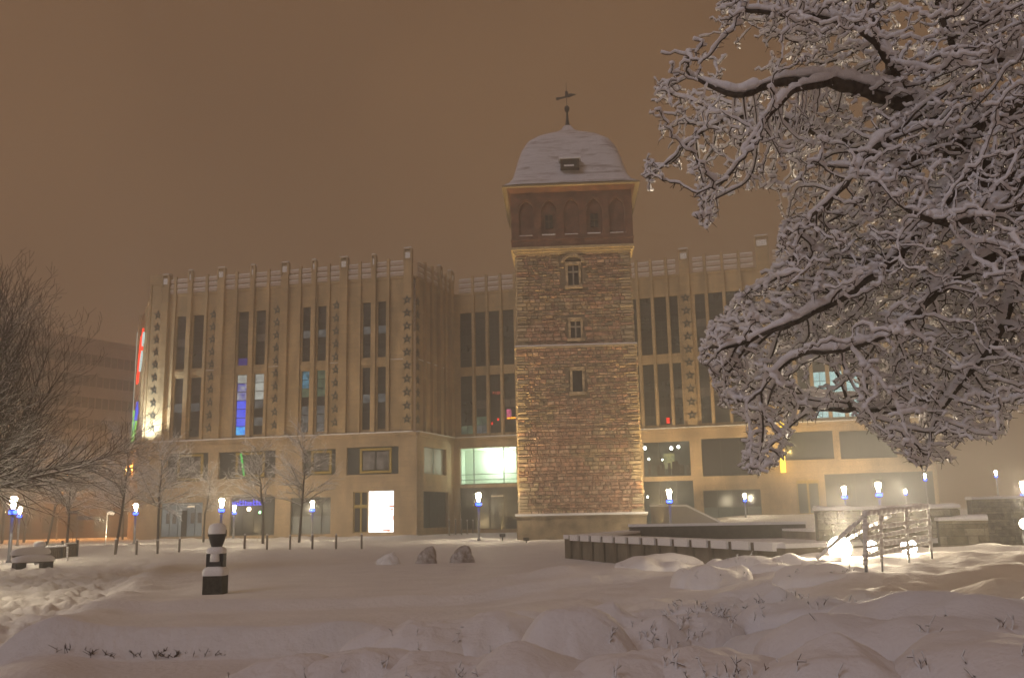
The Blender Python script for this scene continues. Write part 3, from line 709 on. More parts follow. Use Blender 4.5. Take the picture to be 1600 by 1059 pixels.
# brick storey with pointed niches
bs_ = MB(); HW = 5.16; nb_ = MB()
cs = [-3.85, -1.93, 0, 1.93, 3.85]; nw = .66
def nt_top(dx): return 27.45+1.0*math.sqrt(max(0, 1-(abs(dx)/nw)**1.55))
for k in range(4):
    T = rot4(k); x = -HW; z0 = 24.363; z1 = 29.35
    xs = [-HW]
    for c in cs: xs += [c-nw+nw*2*i/10 for i in range(11)]
    xs += [HW]
    for a, b in zip(xs[:-1], xs[1:]):
        m_ = (a+b)/2; c = min(cs, key=lambda q: abs(q-m_))
        if abs(m_-c) < nw:
            ta, tb = nt_top(a-c), nt_top(b-c); zb = 25.35
            bs_.face([T((a, -HW, z0)), T((b, -HW, z0)), T((b, -HW, zb)), T((a, -HW, zb))])
            bs_.face([T((a, -HW, ta)), T((b, -HW, tb)), T((b, -HW, z1)), T((a, -HW, z1))])
            bs_.face([T((a, -HW, ta)), T((a, -HW+.3, ta)), T((b, -HW+.3, tb)), T((b, -HW, tb))])
            bs_.face([T((a, -HW, zb)), T((b, -HW, zb)), T((b, -HW+.3, zb)), T((a, -HW+.3, zb))])
        else: bs_.face([T((a, -HW, z0)), T((b, -HW, z0)), T((b, -HW, z1)), T((a, -HW, z1))])
    for c in cs:
        for sgn in (-1, 1): bs_.face([T((c+sgn*nw, -HW, 25.35)), T((c+sgn*nw, -HW+.3, 25.35)), T((c+sgn*nw, -HW+.3, 27.45)), T((c+sgn*nw, -HW, 27.45))])
        nb_.box(c-nw+.05, c+nw-.15, -HW-.02, -HW+.26, 25.353, 25.353+random.uniform(.04, .12), T=T)
        for r0 in range(9):   # raised brick hood over each niche
            t0 = -nw-.12+(2*nw+.24)*r0/9; t1 = -nw-.12+(2*nw+.24)*(r0+1)/9
            f_ = nw/(nw+.12); ya = nt_top(t0*f_)+.14; yb = nt_top(t1*f_)+.14
            bs_.face([T((c+t0, -HW-.07, ya)), T((c+t1, -HW-.07, yb)), T((c+t1, -HW-.07, yb+.15)), T((c+t0, -HW-.07, ya+.15))])
            bs_.face([T((c+t0, -HW, ya)), T((c+t1, -HW, yb)), T((c+t1, -HW-.07, yb)), T((c+t0, -HW-.07, ya))])
            bs_.face([T((c+t0, -HW, ya+.15)), T((c+t1, -HW, yb+.15)), T((c+t1, -HW-.07, yb+.15)), T((c+t0, -HW-.07, ya+.15))])
    bs_.face([T((-HW, -HW+.3, z0)), T((HW, -HW+.3, z0)), T((HW, -HW+.3, z1)), T((-HW, -HW+.3, z1))])
    # sloping cove that carries the eaves
    bs_.face([T((-HW, -HW, 29.15)), T((HW, -HW, 29.15)), T((5.5, -5.5, 29.55)), T((-5.5, -5.5, 29.55))])
    bs_.box(-HW-.001, HW, -HW-.06, -HW-.002, 24.9, 25.05, T=T)
bs_.build('brick_storey', M['brick'], tower); nb_.build('snow_ledge', M['snow'], tower)
for c in (-1.93, 1.93):
    q = MB(); q.box(c-.32, c+.32, -HW+.2, -HW+.28, 26.0, 27.2); o = q.build('window', M['glass'], tower)
    q = MB(); q.box(c-.04, c+.04, -HW+.12, -HW+.19, 26, 27.2); q.box(c-.32, c-.045, -HW+.12, -HW+.19, 26.6, 26.67); q.box(c+.045, c+.32, -HW+.12, -HW+.19, 26.6, 26.67); q.build('mullion', M['wood'], o)
# eaves and roof
eb = MB(); eb.box(-5.86, 5.86, -5.86, 5.86, 29.553, 29.72); eb.build('eaves', mat("eaves_board", (.30, .24, .15), .8), tower)
prof = [(5.95, 29.73), (5.90, 29.88), (5.5, 30.12), (5.08, 30.8), (4.82, 31.7), (4.62, 32.6), (4.28, 33.8), (3.80, 34.75), (3.1, 35.4), (2.15, 35.95), (1.25, 36.4), (.62, 36.85), (.32, 37.35)]
fine = []
for (a, b) in zip(prof[:-1], prof[1:]):
    for i in range(4): fine.append((a[0]+(b[0]-a[0])*i/4, a[1]+(b[1]-a[1])*i/4))
fine.append(prof[-1]); n = 96; RV = []; 
for j, (r, z) in enumerate(fine):
    t = (z-29.75)/7.6; pw = 14-10*min(1, t*1.3)
    for i in range(n):
        a = 2*math.pi*i/n; c, q = math.cos(a), math.sin(a)
        k = 1/((abs(c)**pw+abs(q)**pw)**(1/pw)); rr_ = r*k
        rr_ += .05*float(vn(a*6, z*2, 41))+.03*float(vn(a*15, z*5, 42)); RV.append((rr_*c, rr_*q, z))
RF = [[j*n+i, j*n+(i+1) % n, (j+1)*n+(i+1) % n, (j+1)*n+i] for j in range(len(fine)-1) for i in range(n)]
rm = bpy.data.materials.new("snowy_shingles"); rm.use_nodes = True; nn_ = rm.node_tree; b = nn_.nodes["Principled BSDF"]; b.inputs["Roughness"].default_value = .75
t = nn_.nodes.new("ShaderNodeTexCoord"); mp = nn_.nodes.new("ShaderNodeMapping"); mp.inputs["Scale"].default_value = (.35, .35, 2.6)
x = nn_.nodes.new("ShaderNodeTexNoise"); x.inputs["Scale"].default_value = 1.3; x.inputs["Detail"].default_value = 8; x.inputs["Roughness"].default_value = .7
cr = nn_.nodes.new("ShaderNodeValToRGB"); cr.color_ramp.elements[0].position = .37; cr.color_ramp.elements[0].color = (.38, .32, .30, 1); cr.color_ramp.elements[1].position = .49; cr.color_ramp.elements[1].color = (.70, .67, .68, 1)
nn_.links.new(t.outputs["Object"], mp.inputs[0]); nn_.links.new(mp.outputs[0], x.inputs["Vector"]); nn_.links.new(x.outputs[0], cr.inputs[0]); nn_.links.new(cr.outputs[0], b.inputs["Base Color"])
roof = npmesh("roof", RV, RF, rm, tower)
q = MB(); q.box(-.80, .80, -5.62, -4.6, 31.15, 31.95); o = q.build('dormer', mat("dormer_timber", (.06, .035, .025), .8), roof)
q = MB(); q.box(-.62, -.04, -5.64, -5.625, 31.27, 31.82); q.box(.04, .62, -5.64, -5.625, 31.27, 31.82); q.build('dormer_window', M['glass'], roof)
q = MB(); q.box(-.95, .95, -5.72, -4.4, 31.953, 32.12); q.box(-.5, .35, -5.70, -5.642, 31.27, 31.40); q.build('dormer_snow', M['snow'], roof)
q = MB(); q.lathe([(.30, 37.0), (.22, 37.3), (.12, 38.2), (.08, 38.75), (.15, 38.8), (.22, 38.95), (.25, 39.12), (.2, 39.3), (.07, 39.42), (.03, 39.5), (.025, 41.6), (.01, 41.8)], n=14)
q.build('finial', M['darkmetal'], tower, smooth=True)
q = MB()
for (P) in ([(-.75, 40.05), (.15, 40.28), (.15, 40.42), (-.75, 40.25)], [(.15, 40.2), (.95, 40.52), (.3, 40.62), (.15, 40.5)], [(-.95, 39.98), (-.7, 40.02), (-.7, 40.3), (-1.02, 40.25)], [(-.15, 40.35), (.2, 40.42), (.12, 40.85), (-.1, 40.9)]):
    k = len(P)
    for yy in (-.03, .03): q.face([(a, yy, c) for a, c in P])
    for i in range(k): a, c = P[i], P[(i+1) % k]; q.face([(a[0], -.03, a[1]), (c[0], -.03, c[1]), (c[0], .03, c[1]), (a[0], .03, a[1])])
q.build('weather_vane', M['darkmetal'], tower)
# assumed floodlights, fixtures unseen, that graze the tower from beside its corners
TR = tower.matrix_basis
def tl(p): return Matrix.Translation(tower.location) @ Matrix.Rotation(R(-3), 4, 'Z') @ Vector(p)
WARM = (1.0, .66, .24)
for sx in (-1, 1):
    px_, py_ = sx*6.3, -6.1
    f_ = MB(); f_.box(px_-.22, px_+.22, py_-.12, py_+.12, .35, .6); f_.box(px_-.04, px_+.04, py_-.04, py_+.04, -.3, .347); f_.build('floodlight', M['darkmetal'], tower)
    spot("tower_uplight", tl((px_, py_, .75)), tl((sx*4.9, -5.0, 9)), 3300, WARM, 46, .06, .9)
    spot("tower_uplight", tl((px_+sx*.1, py_-.15, .75)), tl((sx*4.6, -5.0, 22)), 10500, WARM, 26, .06, .8)
for sx in (-1, 1):  # front fixtures and fill spots, both added to brighten the shaft evenly
    px_, py_ = sx*4.2, -11.5
    f_ = MB(); f_.box(px_-.22, px_+.22, py_-.12, py_+.12, .15, .4); f_.box(px_-.04, px_+.04, py_-.04, py_+.04, -.3, .147); f_.build('floodlight', M['darkmetal'], tower)
    spot("tower_flood", tl((px_, py_-.3, .55)), tl((sx*1.0, -5, 15)), 620, (1, .72, .40), 75, .15, .9)
    spot("tower_flood", tl((px_, py_-.3, .6)), tl((sx*1.0, -5, 27)), 1700, (1, .66, .34), 34, .15, .9)

# ------------------------------------------------------------ torch shaped square lamps
def lamp_proto(h=3.7):
    r = thing("street_lamp", (0, 0, 0), "", "street lamp", "torch shaped lamps with blue rings on the square")
    q = MB(); q.lathe([(.16, -.2), (.16, .12), (.10, .16), (.095, h-1.08)], n=14); q.build('pole', M['steel'], r, smooth=True)
    q = MB(); q.lathe([(.13, h-1.077), (.15, h-1.0), (.13, h-.985)], n=14); q.lathe([(.12, h-.78), (.15, h-.74), (.10, h-.66)], n=14); q.build('collar', M['darkmetal'], r)
    q = MB(); q.lathe([(.16, h-.982), (.22, h-.95), (.22, h-.80), (.16, h-.783)], n=14); q.build('blue_ring', M['lampblue'], r)
    q = MB(); q.lathe([(.10, h-.657), (.12, h-.45), (.18, h-.2), (.19, h-.1), (.15, h-.02), (.05, h+.01)], n=16); q.build('lamp_shade', M['lampwarm'], r, smooth=True)
    return r
lamps = [  # x px, Y, scale, z offset, label
 (20, 54, 1, 0, "glowing torch lamp with blue ring standing right behind the snowy bench"),
 (31, 92, 1, 0, "distant torch lamp showing just past the pole of the lamp by the bench"),
 (212, 88, 1, 0, "torch lamp standing before the left corner of the sandstone building"),
 (346, 72, 1, 0, "torch lamp standing behind the dark snow capped stone urn"),
 (366, 99, .92, 0, "small torch lamp against the shop front with the blue sign"),
 (488, 88, 1, 0, "torch lamp standing close by the two young trees before the shops"),
 (748, 75, 1, 0, "torch lamp before the dark recess glass, nearest to the tower"),
 (1047, 72, 1, 0, "torch lamp rising behind the round fountain wall beside the tower"),
 (1165, 97, .8, .8, "tiny torch lamp at the dark shop windows under the drooping tree"),
 (1322, 76, .95, 1.6, "torch lamp left of the pair shining above the rubble stone wall"),
 (1376, 66, 1, .95, "brighter torch lamp of the pair above the rubble stone wall and railing"),
 (1418, 99, .6, 3.2, "faint tiny torch lamp between the wall lamp pair and the hanging twig"),
 (1451, 88, .62, 4.3, "small high torch lamp right under the hanging snowy twig"),
 (1563, 88, .62, 4.6, "faint high torch lamp at the far right above the terrace"),
 (-190, 27, 1, 0, "nearest torch lamp, just outside the left edge, lighting the trodden path"),  # unseen lamp, assumed from the bright snow on the path
 (1604, 60, 1, 1.2, "torch lamp cut off by the right edge of the view")]
LP = lamp_proto()
for i, (px_, Y, s_, zo, lab) in enumerate(lamps):
    o = LP if i == 0 else dup(LP, (0, 0, 0))
    p = pix(px_, 800, Y); z = hz(p.x, Y)
    tops = {1165: 771, 1322: 760, 1376: 753, 1418: 764, 1451: 740, 1563: 735, 1604: 752}
    if px_ in tops: z = pix(px_, tops[px_], Y).z-3.7*s_; zo = z-hz(p.x, Y)
    o.location = (p.x, Y, z); o.scale = (s_, s_, s_); o['label'] = lab
    if zo > .3:   # these stand on the raised street behind the terrace: longer masts
        o.location.z = z
        q = MB(); q.lathe([(.2, -zo/s_-.4), (.12, 0.05)], n=10); q.build('mast', M['steel'], o)

# ------------------------------------------------------------ bollards
def bollard(x, y, h, r, lab, grp, first=[None, None], k=0):
    if first[k] is None:
        o = thing("bollard", (0, 0, 0), lab, "bollard", grp)
        q = MB(); q.lathe([(r, -.3), (r, h-.05), (r*.8, h)], n=12); q.build('post', mat("bollard_paint", (.20, .17, .155), .6), o, smooth=True)
        q = MB(); q.lathe([(r*.95, h+.002), (r*1.05, h+.04), (r*.6, h+.09), (.01, h+.1)], n=12); q.build('snow_cap', M['snow'], o, smooth=True); first[k] = o
    else: o = dup(first[k], (0, 0, 0), label=lab)
    o.location = (x, y, hz(x, y)); return o
bl = [(180, 866), (213, 865), (246, 863), (280, 861), (382, 858), (417, 858), (453, 857), (488, 857), (525, 856), (565, 855)]
where = ["under the leafless tree by the path", "left of the urn, just below the corner lamp", "second in line before the wide young tree", "third in line, nearest left of the urn", "first right of the urn", "second right of the urn, under the forked young tree", "third right of the urn, below the shuttered shop", "below the lamp by the two young trees", "between that lamp and the bright poster", "last of the row, before the bright poster"]
for (x, y), wt in zip(bl, where):
    Y = 2900/(y-806+.02*(x-800)); p = pix(x, y, Y); bollard(p.x, Y, .95, .075, "thin dark bollard "+wt, "bollards in a line across the snowy square")
for i, x in enumerate((702, 712, 721, 730, 739)):
    Y = 95+i*1.4; p = pix(x, 830, Y); bollard(p.x, Y, 1.5, .07, ["slim grey post nearest the building corner in the short row", "second slim grey post of the short row by the recess", "middle slim grey post of the short row by the recess", "fourth slim grey post of the short row by the recess", "slim grey post of the short row nearest the recess lamp"][i], "slim posts in front of the recessed shop front", k=1)

# ------------------------------------------------------------ trees
def seg_mesh(P0, P1, R0, R1, n=4, squash=None, off=None):
    """tapered prisms for many segments at once -> V,F"""
    P0 = np.asarray(P0); P1 = np.asarray(P1); R0 = np.asarray(R0)[:, None]; R1 = np.asarray(R1)[:, None]
    d = P1-P0; d /= np.linalg.norm(d, axis=1)[:, None]+1e-9
    up = np.where(np.abs(d[:, 2:3]) > .9, [[1.0, 0, 0]], [[0, 0, 1.0]])
    u = np.cross(d, up); u /= np.linalg.norm(u, axis=1)[:, None]+1e-9; v = np.cross(u, d)
    rings = []
    for P, Rr in ((P0, R0), (P1, R1)):
        for i in range(n):
            t = 2*math.pi*i/n+math.pi/4; rings.append(P+u*(math.cos(t)*Rr)+v*(math.sin(t)*Rr*(squash or 1)))
    V = np.stack(rings, 1); m = len(P0); base = (np.arange(m)*2*n)[:, None]
    F = []
    for i in range(n):
        j = (i+1) % n; F.append(np.stack([base[:, 0]+i, base[:, 0]+j, base[:, 0]+n+j, base[:, 0]+n+i], 1))
    for q in range(0, n-2, 2):
        F.append(np.stack([base[:, 0]+n, base[:, 0]+n+q+1, base[:, 0]+n+q+2, base[:, 0]+n+(q+3) % n], 1))
    return V.reshape(-1, 3), np.concatenate(F)

def colonize(nodes, parents, att, di, dk, step, iters, rng, grav=0.0, jit=.35, maxn=40000):
    nodes = [np.array(p, float) for p in nodes]; parents = list(parents)
    N = np.array(nodes); att = np.array(att); best = np.full(len(att), 1e9); bi = np.zeros(len(att), int)
    def upd(start):
        nonlocal best, bi
        for s0 in range(start, len(N), 400):
            blk = N[s0:s0+400]; D = ((att[:, None, :]-blk[None])**2).sum(-1); k = D.argmin(1); dd = D[np.arange(len(att)), k]
            m = dd < best; best = np.where(m, dd, best); bi = np.where(m, k+s0, bi)
    upd(0)
    for it in range(iters):
        act = best < di*di
        if not act.any(): break
        a = att[act]; b = bi[act]; vec = a-N[b]; vec /= np.linalg.norm(vec, axis=1)[:, None]+1e-9
        un, inv = np.unique(b, return_inverse=True); D = np.zeros((len(un), 3)); np.add.at(D, inv, vec)
        D += rng.normal(0, jit, D.shape); D[:, 2] -= grav; D /= np.linalg.norm(D, axis=1)[:, None]+1e-9
        new = N[un]+D*step; st = len(N); N = np.vstack([N, new]); parents += list(un)
        upd(st); keep = best > dk*dk; att = att[keep]; best = best[keep]; bi = bi[keep]
        if len(att) == 0 or len(N) > maxn: break
    return N, np.array(parents)
def radii(N, par, tip, p=2.4, minr=None):
    r = np.zeros(len(N)); acc = np.zeros(len(N))
    for i in range(len(N)-1, -1, -1):
        r[i] = max(acc[i], tip**p)**(1/p)
        if minr is not None and i < len(minr): r[i] = max(r[i], minr[i])
        if par[i] >= 0: acc[par[i]] += r[i]**p
    return r
def in_poly(x, y, poly):
    c = False; j = len(poly)-1
    for i in range(len(poly)):
        xi, yi = poly[i]; xj, yj = poly[j]
        if (yi > y) != (yj > y) and x < (xj-xi)*(y-yi)/(yj-yi)+xi: c = not c
        j = i
    return c
def noise3v(P, s, k=0): return vn(P[:, 0]*s+P[:, 2]*.7*s, P[:, 1]*s*.8-P[:, 2]*s, k)
def noise3(p, s, k=0): return float(vn(p[0]*s+p[2]*.7*s, p[1]*s*.8-p[2]*s, k))
def limbs_nodes(limbs, step, rng):
    """limbs: list of (list of world points, radii) ; returns nodes, parents, min radii; later limbs attach to the nearest node"""
    N = []; P = []; Rm = []
    for pts, rs in limbs:
        pts = [np.array(p) for p in pts]
        if N:
            A_ = np.array(N); prev = int(((A_-pts[0])**2).sum(1).argmin())
        else: prev = -1
        for i in range(len(pts)-1):
            L = np.linalg.norm(pts[i+1]-pts[i]); k = max(1, int(L/step))
            for j in range(0 if (i == 0 and prev == -1) else 1, k+1):
                t = j/k
                # Catmull-Rom for gently bent limbs
                p0 = pts[max(0, i-1)]; p1 = pts[i]; p2 = pts[i+1]; p3 = pts[min(len(pts)-1, i+2)]
                q = .5*((2*p1)+(p2-p0)*t+(2*p0-5*p1+4*p2-p3)*t*t+(3*p1-p0-3*p2+p3)*t**3)
                N.append(q+rng.normal(0, .008, 3)); P.append(prev); Rm.append(rs[i]+(rs[i+1]-rs[i])*t); prev = len(N)-1
    return N, P, Rm

# --- the big snow laden tree on the right
rng = np.random.default_rng(5)
poly = [(1140, -40), (1120, 15), (1075, 60), (1030, 75), (1020, 125), (1000, 200), (1000, 290), (1022, 300), (1045, 262), (1085, 290), (1092, 355), (1110, 358), (1140, 312), (1195, 305), (1235, 318),
        (1215, 355), (1208, 410), (1150, 462), (1112, 498), (1088, 540), (1105, 592), (1128, 640), (1175, 655), (1158, 700), (1150, 735), (1185, 745), (1225, 725), (1250, 660), (1300, 640), (1330, 655), (1375, 690), (1440, 738), (1480, 720), (1500, 695), (1560, 692), (1592, 640), (1640, 620), (1800, 640), (2000, 500), (2060, 200), (2000, -150), (1600, -260), (1250, -200)]
bx = [p[0] for p in poly]; by = [p[1] for p in poly]
att = []
while len(att) < 19500:
    x = rng.uniform(min(bx), max(bx)); y = rng.uniform(min(by), max(by))
    if not in_poly(x, y, poly): continue
    Y = 11+rng.normal(0, .8)+(.5 if y > 450 else 0)
    p = pix(x, y, Y); g_ = noise3(p, .9, 51)+.5*noise3(p, 2.3, 52)
    th = -.22 if y > 330 else (.10 if x < 1450 else .03)
    if 1240 < x < 1340 and 570 < y < 655 and rng.random() < .88: continue
    if x > 1620 and rng.random() < .55: continue
    if y < -30 and rng.random() < .4: continue
    if (1370 < x < 1460 and y < 110 and rng.random() < .55): continue
    if (1120 < x < 1350 and 230 < y < 330 and rng.random() < .6): continue
    if g_ < th-.12: continue
    if g_ < th+.1 and rng.random() < .55: continue
    att.append(tuple(p))
def pl(lst): return [tuple(pix(*q)) for q in lst]
limbs = [
 (([(10.6, 11.4, -.1), (10.2, 11.3, 2.2)]+pl([(1780, 470, 11.2), (1600, 325, 11), (1505, 240, 10.9)])), [.42, .34, .27, .21, .16]),
 (pl([(1505, 240, 10.9), (1440, 180, 10.8), (1370, 150, 10.6), (1290, 128, 10.5), (1215, 130, 10.4), (1150, 150, 10.3), (1080, 120, 10.2)]), [.12, .09, .075, .065, .05, .035, .015]),
 (pl([(1510, 245, 10.9), (1440, 250, 11.4), (1360, 240, 11.5), (1290, 212, 11.4), (1210, 186, 11.3), (1130, 190, 11.2), (1060, 235, 11.1)]), [.10, .075, .065, .055, .04, .025, .012]),
 (pl([(1700, 110, 11.6), (1600, 165, 11.3), (1520, 205, 10.9), (1440, 240, 10.5), (1370, 290, 10.2)]), [.13, .10, .075, .05, .03]),
 (pl([(1450, 200, 10.8), (1415, 150, 10.7), (1392, 110, 10.7), (1372, 50, 10.8), (1352, -20, 10.9)]), [.06, .055, .052, .046, .04]),
 (pl([(1300, 130, 10.5), (1250, 140, 10.1), (1215, 165, 9.9), (1175, 215, 9.8), (1160, 240, 9.7)]), [.05, .04, .034, .022, .012]),
 (pl([(1640, 60, 11.4), (1560, 100, 11), (1500, 85, 10.7), (1470, 20, 10.6), (1465, -20, 10.6)]), [.1, .07, .05, .04, .035]),
 (pl([(1780, 470, 11.2), (1600, 402, 10.6), (1540, 410, 10.4), (1470, 450, 10.2), (1410, 510, 10), (1330, 545, 9.9), (1240, 560, 9.8), (1180, 620, 9.8)]), [.2, .10, .08, .055, .035, .024, .014, .008]),
 (pl([(1520, 250, 10.9), (1470, 320, 10.5), (1400, 400, 10.2), (1310, 470, 10), (1200, 520, 9.9), (1120, 550, 9.8)]), [.12, .07, .055, .04, .026, .012]),
 (pl([(1440, 180, 10.8), (1370, 230, 10.1), (1320, 290, 9.9), (1260, 350, 9.8), (1240, 400, 9.8)]), [.06, .045, .03, .02, .012]),
 (pl([(1600, 402, 10.6), (1560, 520, 10.6), (1500, 600, 10.6), (1458, 660, 10.6), (1450, 720, 10.6)]), [.08, .06, .04, .025, .012]),
 (pl([(1780, 470, 11.2), (1700, 560, 11.8), (1600, 575, 11.8), (1500, 610, 11.7), (1400, 640, 11.6), (1330, 640, 11.5)]), [.2, .09, .06, .045, .028, .014]),
 (pl([(1420, 150, 10.7), (1360, 60, 10.2), (1290, 30, 10), (1230, 25, 9.9), (1160, 15, 9.9)]), [.05, .035, .025, .018, .012]),
 (pl([(1600, 325, 11), (1560, 330, 10.2), (1480, 350, 9.6), (1420, 330, 9.3)]), [.12, .06, .04, .02]),
]
N0, P0, R0 = limbs_nodes(limbs, .10, rng)
N, par = colonize(N0, P0, att, .7, .07, .055, 150, rng, grav=.10, jit=.5, maxn=64000)
rad = radii(N, par, .0040, 2.6, R0)
ix = np.nonzero(par >= 0)[0]; a = N[par[ix]]; b = N[ix]; ra = np.minimum(rad[par[ix]], rad[ix]*1.6); rb = rad[ix]
sp_i = rng.integers(0, len(a), 26000); sp_i = sp_i[rb[sp_i] < .02]
sv = rng.normal(0, 1, (len(sp_i), 3)); sv /= np.linalg.norm(sv, axis=1)[:, None]; sa0 = b[sp_i]; sb0 = sa0+sv*rng.uniform(.035, .085, (len(sp_i), 1))
tree = thing("snowy_tree", (10.6, 11.4, 0), "huge old tree with every branch loaded with thick snow, reaching over the fountain", "tree")
TOFF = (10.6, 11.4, 0)
def split_tree(parent, a, b, ra, rb, off, snowf, thr, bark, snowm, rng, offs=1.0, nmain=.05):
    big = rb >= nmain
    Vb, Fb = seg_mesh(a[big], b[big], ra[big], rb[big], 10)
    tr = npmesh("trunk", Vb, Fb, bark, parent, off=off)
    Vb, Fb = seg_mesh(a[~big], b[~big], ra[~big], rb[~big], 4)
    cr_ = npmesh("crown", Vb, Fb, bark, parent, off=off)
    d = b-a; L = np.linalg.norm(d, axis=1)+1e-9; hor = np.sqrt(np.clip(1-(d[:, 2]/L)**2, 0, 1))
    keep = hor > thr
    sa, sb = snowf(ra, hor), snowf(rb, hor)
    # the coat of snow is uneven along the branch
    nz_ = 1+.9*noise3v(a, 3.5, 61)+.9*noise3v(a, 12, 62); nz2 = 1+.9*noise3v(b, 3.5, 61)+.9*noise3v(b, 12, 62)
    sa = sa*np.clip(nz_, .12, 1.9); sb = sb*np.clip(nz2, .12, 1.9)
    up = np.array([0, 0, 1.0])
    A_ = a+up*((ra*.75+sa*.78)*offs)[:, None]; B_ = b+up*((rb*.75+sb*.78)*offs)[:, None]
    ext = (d/L[:, None])*(sb*.35)[:, None]
    Vs, Fs = seg_mesh((A_-ext)[keep], (B_+ext)[keep], sa[keep], sb[keep], 6, squash=.72)
    npmesh("snow_load", Vs, Fs, snowm, parent, off=off)
def sf(r, hor): return (np.clip(.0215+r*1.2, .015, .12))*(.35+.65*hor)
split_tree(tree, a, b, ra, rb, TOFF, sf, .12, M['bark'], M['treesnow'], rng)
Vb, Fb = seg_mesh(sa0, sb0, np.full(len(sa0), .0038), np.full(len(sa0), .0022), 4); npmesh('twigs', Vb, Fb, M['bark'], tree, off=TOFF)
print("TREE nodes", len(N), "att", len(att))

# --- generic leafless trees for the square
def young(seed, h_fork, h_top, spread, nb, up=.35):
    rg = np.random.default_rng(seed); S = []
    def br(p, d, L, r, lev):
        k = max(2, int(L/.28)); q = p.copy(); rr0 = r
        for i in range(k):
            d = d+rg.normal(0, .06, 3)+np.array([0, 0, up*.04]); d /= np.linalg.norm(d); q2 = q+d*L/k; r2 = rr0*(1-.75*(i+1)/k)
            S.append((q.copy(), q2.copy(), r, r2)); q = q2; r = r2
            if lev < 3 and i >= 0 and rg.random() < (.85 if lev == 1 else .8):
                for _ in range(1 if lev < 2 else 1):
                    sd_ = rg.normal(0, 1, 3); sd_ -= sd_.dot(d)*d; sd_ /= np.linalg.norm(sd_)
                    nd = d*.75+sd_*.75+np.array([0, 0, .12]); nd /= np.linalg.norm(nd)
                    br(q, nd, L*rg.uniform(.3, .55)*(1-.4*i/k), r*.6, lev+1)
    z = 0; r = .11
    P = np.array([0, 0, -.3]); top = np.array([rg.normal(0, .1), rg.normal(0, .1), h_fork]); S.append((P, top, .12, .095))
    q = top.copy(); k = 8
    for i in range(k):
        q2 = q+np.array([rg.normal(0, .08), rg.normal(0, .08), (h_top-h_fork)/k]); S.append((q.copy(), q2.copy(), .09*(1-i/k)+.012, .09*(1-(i+1)/k)+.012))
        for _ in range(nb):
            a_ = rg.uniform(0, 2*math.pi); el = rg.uniform(.15, .7)+.30*i/k
            dd = np.array([math.cos(a_)*math.cos(el), math.sin(a_)*math.cos(el), math.sin(el)])
            br(q+(q2-q)*rg.random(), dd, spread*rg.uniform(.75, 1.1)*(1-.5*i/k), .045*(1-.5*i/k), 1)
        q = q2
    return S
def tree_thing(S, loc, lab, cat='tree', name='bare_tree', grp=None, snow=(.017, 1.0), bark=None, thr=.12):
    t = thing(name, loc, lab, cat, grp)
    a = np.array([s[0] for s in S]); b = np.array([s[1] for s in S]); ra = np.array([s[2] for s in S]); rb = np.array([s[3] for s in S])
    split_tree(t, a, b, ra, rb, (0, 0, 0), lambda r, h: (snow[0]+r*snow[1]*.6)*(.3+.7*h), thr, bark or M['bark2'], M['treesnow'], None, nmain=.055)
    return t
M['bark2'] = mat("young_bark", (.075, .06, .055), .9, var=.3, vscale=9)
GT = "leafless young trees on the square"
yt = []
for (sd_, hf, ht, spd, nb) in ((1, 2.9, 8.4, 4.3, 4), (2, 3.2, 7.8, 3.6, 3), (3, 3.0, 9.2, 3.9, 4)):
    yt.append(tree_thing(young(sd_, hf, ht, spd, nb), (0, -50, 0), "x", grp=GT))
spots = [(247, 78, 0, .95, "wide spreading young tree left of the urn lamp, snow along its fanned branches"), (318, 92, 1, .85, "smaller young tree with thin pale trunk before the closed shop windows"),
         (411, 80, 1, 1.0, "young tree with forked trunk standing right beside the blue shop sign"), (467, 82, 2, 1.0, "tall young tree close to the lamp between shuttered shop and poster"),
         (181, 66, 2, .85, "thin dark trunked young tree before the orange lit street corner"), (105, 74, 0, .9, "pale trunked young tree behind the slatted bicycle stand")]
used = set()
for (x, Y, k, s_, lab) in spots:
    p = pix(x, 840, Y)
    if k not in used: o = yt[k]; used.add(k)
    else: o = dup(yt[k], (0, 0, 0))
    o.location = (p.x, Y, hz(p.x, Y)); o.rotation_euler = (0, 0, x*.7); o.scale = (s_, s_, s_); o['label'] = lab
# three slender trees along the street, lit orange by the street light
for i, (x, Y, k, s_, lab) in enumerate(((75, 104, 1, 1.25, "leaning street tree lit orange, behind the bicycle stand"), (38, 110, 2, 1.3, "orange lit street tree trunk between two lamp poles"), (4, 106, 0, 1.3, "orange lit street tree at the far left edge"), (192, 116, 0, 1.15, "street tree glowing orange beside the building corner"))):
    p = pix(x, 835, Y); o = dup(yt[k], (p.x, Y, hz(p.x, Y)), x*.9, lab, (s_, s_, s_)); o['group'] = "trees along the orange lit street"
    if i == 0: o.rotation_euler = (0, R(9), x*.1)

